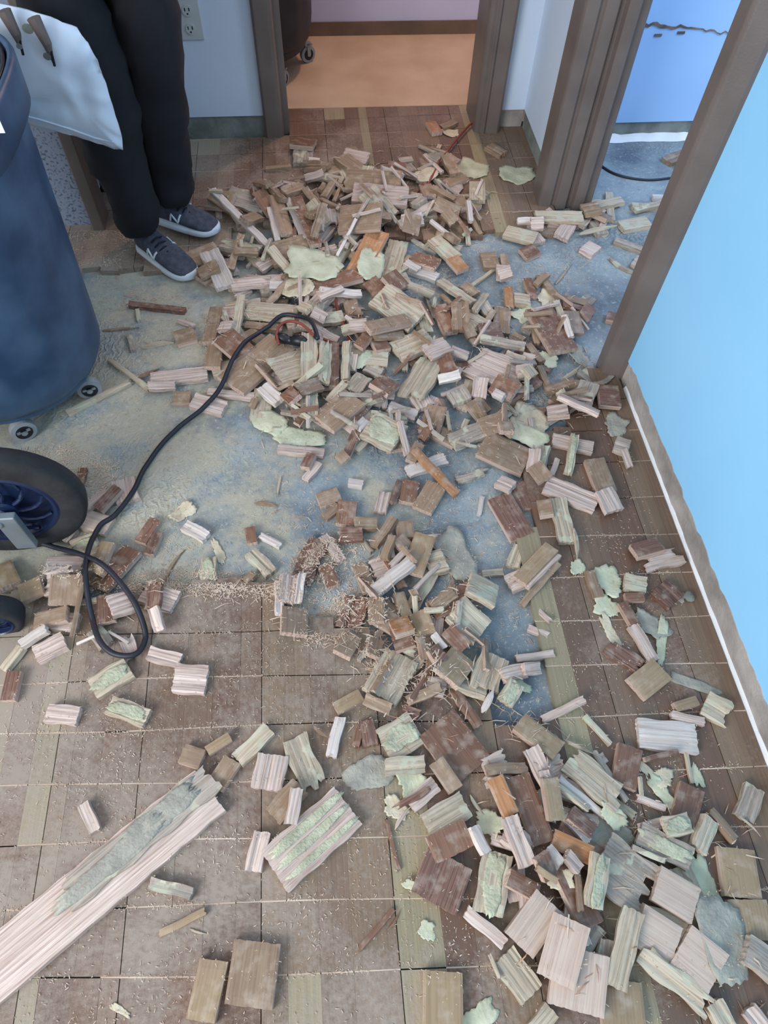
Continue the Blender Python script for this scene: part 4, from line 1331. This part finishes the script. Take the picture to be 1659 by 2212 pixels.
# ---------------------------------------------------------------- loose splinters and shavings (uncountable)
rng=random.Random(77)
def chips(name,n,sampler,mat,Lr,Wr,label,cat):
    vs=[];fs=[]
    for _ in range(n):
        s_=sampler()
        if s_ is None: continue
        x,y=s_
        if obstacles(x,y): continue
        L=rng.uniform(*Lr)*rng.choice((0.6,1,1)); W=rng.uniform(*Wr); a=rng.uniform(0,6.28); c,s=math.cos(a),math.sin(a); z=hat(x,y)+0.0006; lift=rng.uniform(0,0.3)*L
        k=len(vs); bend=rng.uniform(-0.4,0.4)*L
        pts=[(-L/2,-W/2,0),(L*0.05,-W/2+bend*0.3,lift*0.6),(L/2,bend,lift*0.2),(L*0.05,W/2+bend*0.3,lift*0.6),(-L/2,W/2,0)]
        for u,v,h in pts: vs.append((x+u*c-v*s,y+u*s+v*c,z+h))
        for u,v,h in pts: vs.append((x+u*c-v*s,y+u*s+v*c,z+h+W*0.35))
        fs+=[(k+4,k+3,k+2,k+1,k),(k+5,k+6,k+7,k+8,k+9)]+[(k+i,k+(i+1)%5,k+5+(i+1)%5,k+5+i) for i in range(5)]
    o=mk(name,vs,fs,mat); return tag(o,label,cat,kind='stuff')
def s_wood():
    for _ in range(20):
        x=rng.uniform(-0.85,0.87); y=rng.uniform(-0.3,1.0) if rng.random()<0.8 else rng.uniform(1.0,2.75)
        d=mnoise.noise(Vector((x*4,y*4,3)))+0.6*mnoise.noise(Vector((x*13,y*13,7)))+(0.25 if x<0 else 0)
        if d>rng.uniform(-0.35,0.6): return x,y
    return None
def s_cut():
    k=rng.randint(3,17); x=rng.uniform(-0.8,0.85); y=cuty(k,x)+rng.gauss(0,0.0035)
    if not inside_wood(x,y): return None
    if mnoise.noise(Vector((x*5,y*5,9)))<-0.12: return None
    return x,y
def s_conc():
    for _ in range(20):
        x=rng.uniform(-0.85,0.95); y=rng.uniform(0.4,2.2)
        if not inpoly(x,y,EXPOSED): continue
        if mnoise.noise(Vector((x*5,y*5,1)))>rng.uniform(-0.3,0.6): return x,y
    return None
heapw=[WP[0],WP[1],WP[2],WP[3]]
def s_heap():
    w=rng.choice((0,0,0,1,1,1,2,2,3)); p=heapw[w]; i=rng.randrange(len(p)); j=rng.randrange(len(p)); t=rng.random(); x=p[i][0]*(1-t)+p[j][0]*t+rng.gauss(0,0.05); y=p[i][1]*(1-t)+p[j][1]*t+rng.gauss(0,0.05); return x,y
chips('sawdust',11000,s_wood,M['shave'],(0.002,0.008),(0.0006,0.0016),'fine pale sawdust and shavings strewn over the wood floor','sawdust')
chips('sawdust',9000,s_cut,M['shave'],(0.0015,0.006),(0.0006,0.0016),'pale sawdust lines lying along the crosswise saw cuts','sawdust')
chips('wood_debris',7500,s_conc,M['shave'],(0.003,0.012),(0.0006,0.0018),'fine splinters and dust scattered over the bare concrete','debris')
chips('splinter_litter',420,s_heap,M['shaveb'],(0.015,0.05),(0.0008,0.0022),'thin splinters mixed through the debris heaps','splinters')
chips('splinter_litter',700,s_heap,M['shave'],(0.012,0.045),(0.0008,0.0028),'pale thin splinters mixed through the debris heaps','splinters')
def s_edge():
    i=rng.randrange(22,32); a=EXPOSED[i]; c=EXPOSED[i+1]; t=rng.random(); return a[0]*(1-t)+c[0]*t+rng.gauss(0,0.025),a[1]*(1-t)+c[1]*t+rng.gauss(0,0.025)
chips('splinter_litter',260,s_edge,M['shave'],(0.012,0.045),(0.0008,0.002),'long pale splinters along the torn edge of the wood floor','splinters')

MAT_A=[tuple(un(x,y)[:2]) for x,y in [(640,1185),(720,1150),(780,1180),(830,1290),(930,1400),(960,1470),(840,1500),(760,1390),(660,1390),(600,1280)]]
MAT_B=[tuple(un(x,y)[:2]) for x,y in [(-40,960),(150,950),(260,1000),(200,1080),(60,1010),(-40,1000)]]
MAT_C=[tuple(un(x,y)[:2]) for x,y in [(130,500),(300,500),(420,640),(300,640),(180,600)]]
MAT_D=[tuple(un(x,y)[:2]) for x,y in [(0,1225),(300,1225),(600,1235),(640,1300),(300,1275),(0,1265)]]
def s_mat():
    p=rng.choice((MAT_A,MAT_A,MAT_A,MAT_B,MAT_C,MAT_D,MAT_D)); x0=min(q[0] for q in p);x1=max(q[0] for q in p);y0=min(q[1] for q in p);y1=max(q[1] for q in p)
    for _ in range(30):
        x=rng.uniform(x0,x1); y=rng.uniform(y0,y1)
        if inpoly(x,y,p) and mnoise.noise(Vector((x*11,y*11,2)))>rng.uniform(-0.6,0.2): return x+rng.gauss(0,0.008),y+rng.gauss(0,0.008)
    return None
chips('sawdust',9000,s_mat,M['shave'],(0.003,0.016),(0.0007,0.0022),'thick mats of beige fibres and shavings at the edges of the bare area','sawdust')

# ---------------------------------------------------------------- the worker
per=empty('person',(-0.52,2.12,0)); tag(per,'person in black trousers and grey sneakers standing at the heap','person')
PX,PY=-0.52,2.12
def loc_(p): return (p[0]-PX,p[1]-PY,p[2])
def skin(name,pts,edges,rad,mat,root=0,sub=2):
    me=bpy.data.meshes.new(name); me.from_pydata([loc_(p) for p in pts],edges,[]); o=link(name,me,[mat],per)
    sk=o.modifiers.new('skin','SKIN'); sk.use_smooth_shade=True
    for i,r in enumerate(rad): me.skin_vertices[0].data[i].radius=(r,r) if not isinstance(r,tuple) else r
    me.skin_vertices[0].data[root].use_root=True
    ss=o.modifiers.new('sub','SUBSURF'); ss.levels=sub; ss.render_levels=sub
    return o
# ankles A (near, left in view) and B (far, right in view)
A=Vector((-0.575,2.07,0.10)); B=Vector((-0.505,2.205,0.10))
pts=[(-0.56,2.22,0.93),(-0.625,2.16,0.80),(-0.60,2.13,0.49),(-0.59,2.10,0.26),(-0.572,2.07,0.06),(-0.44,2.24,0.80),(-0.435,2.21,0.49),(-0.462,2.22,0.26),(-0.485,2.20,0.075),(-0.56,2.22,1.02)]
tr=skin('trousers',pts,[(0,1),(1,2),(2,3),(3,4),(0,5),(5,6),(6,7),(7,8),(0,9)],[0.14,0.135,0.115,0.084,0.074,0.12,0.094,0.08,0.072,0.13],M['pants'])
dm=tr.modifiers.new('folds','DISPLACE'); tx=bpy.data.textures.new('folds','CLOUDS'); tx.noise_scale=0.07; dm.texture=tx; dm.strength=0.05; dm.mid_level=0.5
skin('shirt',[(-0.60,2.22,1.0),(-0.60,2.22,1.2),(-0.60,2.21,1.38),(-0.72,2.14,1.38),(-0.78,2.08,1.15),(-0.74,1.98,0.98),(-0.48,2.27,1.38),(-0.42,2.25,1.15),(-0.44,2.16,0.98)],[(0,1),(1,2),(2,3),(3,4),(4,5),(2,6),(6,7),(7,8)],[0.14,0.14,0.13,0.06,0.05,0.042,0.06,0.05,0.042],M['shirt'])
bd=skin('body',[(-0.60,2.21,1.40),(-0.60,2.20,1.50),(-0.59,2.18,1.60),(-0.585,2.17,1.68)],[(0,1),(1,2),(2,3)],[0.06,0.052,0.085,0.08],M['skin'])
skin('hair',[(-0.60,2.21,1.64),(-0.597,2.20,1.71)],[(0,1)],[0.098,0.08],M['hair'])
for s_,(ax,ay) in (((-1),(-0.74,1.98)),((1),(-0.44,2.16))):
    base=Vector((ax,ay,0.96)); fp=[(base),(base+Vector((0,-0.02,-0.06)))]; ed=[(0,1)]; rd=[(0.026,0.018),(0.036,0.014)]
    P_=[Vector(p) for p in fp]
    for k in range(4):
        off=Vector((-0.027+0.018*k,-0.01,0)); L=[0.06,0.07,0.065,0.052][k]
        i0=len(P_); P_+= [base+off+Vector((0,-0.025,-0.10)),base+off+Vector((0,-0.045,-0.10-L*0.5)),base+off+Vector((0,-0.03,-0.10-L*0.9))]; ed+=[(1,i0),(i0,i0+1),(i0+1,i0+2)]; rd+=[0.009,0.008,0.007]
    i0=len(P_); P_+=[base+Vector((0.04*-s_,-0.04,-0.06)),base+Vector((0.045*-s_,-0.06,-0.095))]; ed+=[(1,i0),(i0,i0+1)]; rd+=[0.010,0.009]
    skin('hand',P_,ed,rd,M['skin'],sub=1)
def sneaker(heel,toe,z0):
    h=Vector(heel);t=Vector(toe); d=(t-h); L=d.length; ang=math.atan2(d.y,d.x)
    def wid(f): return 0.036*(1-((0.12-f)/0.12)**2*0.55) if f<0.12 else (0.036+0.014*math.sin((f-0.12)/0.55*math.pi/2) if f<0.67 else 0.050*math.sqrt(max(0.0,1-((f-0.67)/0.335)**2.3)))
    def cen(f): return 0.006*math.sin(f*2.6)
    n=26
    def section(f,zb,zt,k,infl=1.0,pw=2.6):
        w=max(wid(f)*infl,0.004); r=[]
        for i in range(20):
            a=2*math.pi*i/20; c,s=math.cos(a),math.sin(a); kk=(abs(c)**pw+abs(s)**pw)**(-1/pw)
            r.append((f*L,cen(f)+w*c*kk,(zb+zt)/2+(zt-zb)/2*s*kk))
        return r
    e=bpy.data.objects.new('sneaker',None)
    b=MB(); rs=[]
    for i in range(n+1):
        f=0.01+0.98*i/n; tall=0.10 if f<0.22 else (0.10-(f-0.22)/0.4*0.042 if f<0.62 else 0.058-(f-0.62)/0.38*0.028)
        rs.append(section(f,0.014,tall,0,0.95,2.2))
    b.rings(rs); up=b.build('sneaker',[M['shoe']],per,smooth=True)
    b=MB(); rs=[]
    for i in range(n+1):
        f=i/n; th=0.034-0.008*f; rise=0.008*max(0,(f-0.8)/0.2)**2; rs.append(section(min(0.998,max(0.002,f)),rise,th+rise,0,1.08,4))
    b.rings(rs); b.build('sole',[M['sole']],up,smooth=True)
    for k in range(5):
        f=0.40+0.055*k; w=0.022; z=0.098-0.0058*k*1.9-0.006
        b=MB(); b.tube([(f*L,-w,z-0.008),(f*L+0.004,0,z+0.0025),(f*L,w,z-0.008)],0.0028,6); b.build('lace',[M['lace']],up,smooth=True)
    # pale chevron letter-like mark on both flanks
    for s in (-1,1):
        b=MB()
        def onflank(f,z): 
            w=wid(f)*0.95; zb,zt=0.014,(0.10-(f-0.22)/0.4*0.042 if f>0.22 else 0.1); m=(zb+zt)/2; q=(z-m)/((zt-zb)/2); return Vector((f*L,cen(f)+s*(w*(1-abs(q)**2.2)**(1/2.2)+0.0012),z))
        path=[(0.34,0.040),(0.37,0.064),(0.47,0.040),(0.50,0.064)]
        P_=[]
        for i in range(3):
            for q in range(4): u=q/4; P_.append(onflank(path[i][0]*(1-u)+path[i+1][0]*u,path[i][1]*(1-u)+path[i+1][1]*u))
        P_.append(onflank(*path[3])); b.tube(P_,0.0035,6); b.build('side_mark',[M['sole']],up)
    up.location=(h.x-PX,h.y-PY,z0); up.rotation_euler=(0,0,ang)
sneaker((-0.605,2.115,0),(-0.415,1.93,0),-0.017)
sneaker((-0.555,2.235,0),(-0.335,2.135,0),0.012)

# ---------------------------------------------------------------- white plastic bag hanging between worker and bin
BY=1.93
outline=[(-60,-20),(0,8),(60,22),(125,42),(165,62),(190,92),(210,130),(222,160),(236,205),(250,250),(262,290),(266,322),(240,318),(180,300),(120,283),(60,268),(0,252),(-60,235)]
pts=[onY(x,y,BY) for x,y in outline]; cen=sum(pts,Vector())/len(pts); dense=[p for a_ in range(len(pts)) for p in [pts[a_].lerp(pts[(a_+1)%len(pts)],u/4) for u in range(4)]]; n=len(dense)
bo=MB(); R1=9; rings=[]
fr=[];bk=[]
for side in (-1,1):
    for k in range(1,R1+1):
        f=k/R1; rg=[]
        for i,p in enumerate(dense):
            q=cen+(p-cen)*f; bul=(0.022*(1-f**6)+0.002)*side
            wr=0.016*mnoise.noise(Vector((q.x*9,q.z*9,side*2)))+0.010*mnoise.noise(Vector((q.x*24,q.z*17,side*5)))
            rim=0.012*mnoise.noise(Vector((i*0.35,3,side)))*(f**6)
            rg.append((q.x,BY+bul+wr*(1.3-f)+rim,q.z))
        (fr if side<0 else bk).append(rg)
rings=list(fr)+list(reversed(bk))
bo.rings(rings); bg=bo.build('plastic_bag',[M['bag']],smooth=True); tag(bg,'crumpled white plastic bag with two dark slots hung beside the bin','bag')
b=MB(); b.tube([onY(x,y,BY-0.018) for x,y in ((-40,222),(30,244),(85,258),(150,278),(205,298),(246,306))],0.003,6); b.build('hem',[M['bag']],bg,smooth=True)
for (x1,y1,x2,y2) in ((8,22,50,118),(72,38,118,142)):
    b=MB(); a=onY(x1,y1,BY-0.046); c=onY(x2,y2,BY-0.046); w=0.010
    b.tube([a,(a+c)/2+Vector((0.006,-0.004,0)),c],[w*1.6,w*1.2,0.003],8); b.build('handle_slot',[M['strap']],bg)
    b=MB(); c2=onY(x2-8,y2-32,BY-0.052); b.tube([c2,c],0.0035,6); b.build('drawstring',[M['lace']],bg)
for (x,y,r) in ((60,62,0.012),(102,122,0.009),(42,100,0.007)):
    b=MB(); b.cyl(onY(x,y,BY-0.052),(0,1,0.3),r,0.003,18); b.build('eyelet',[M['gap']],bg)
print('fill',nfill,'traced',len(PIECES))
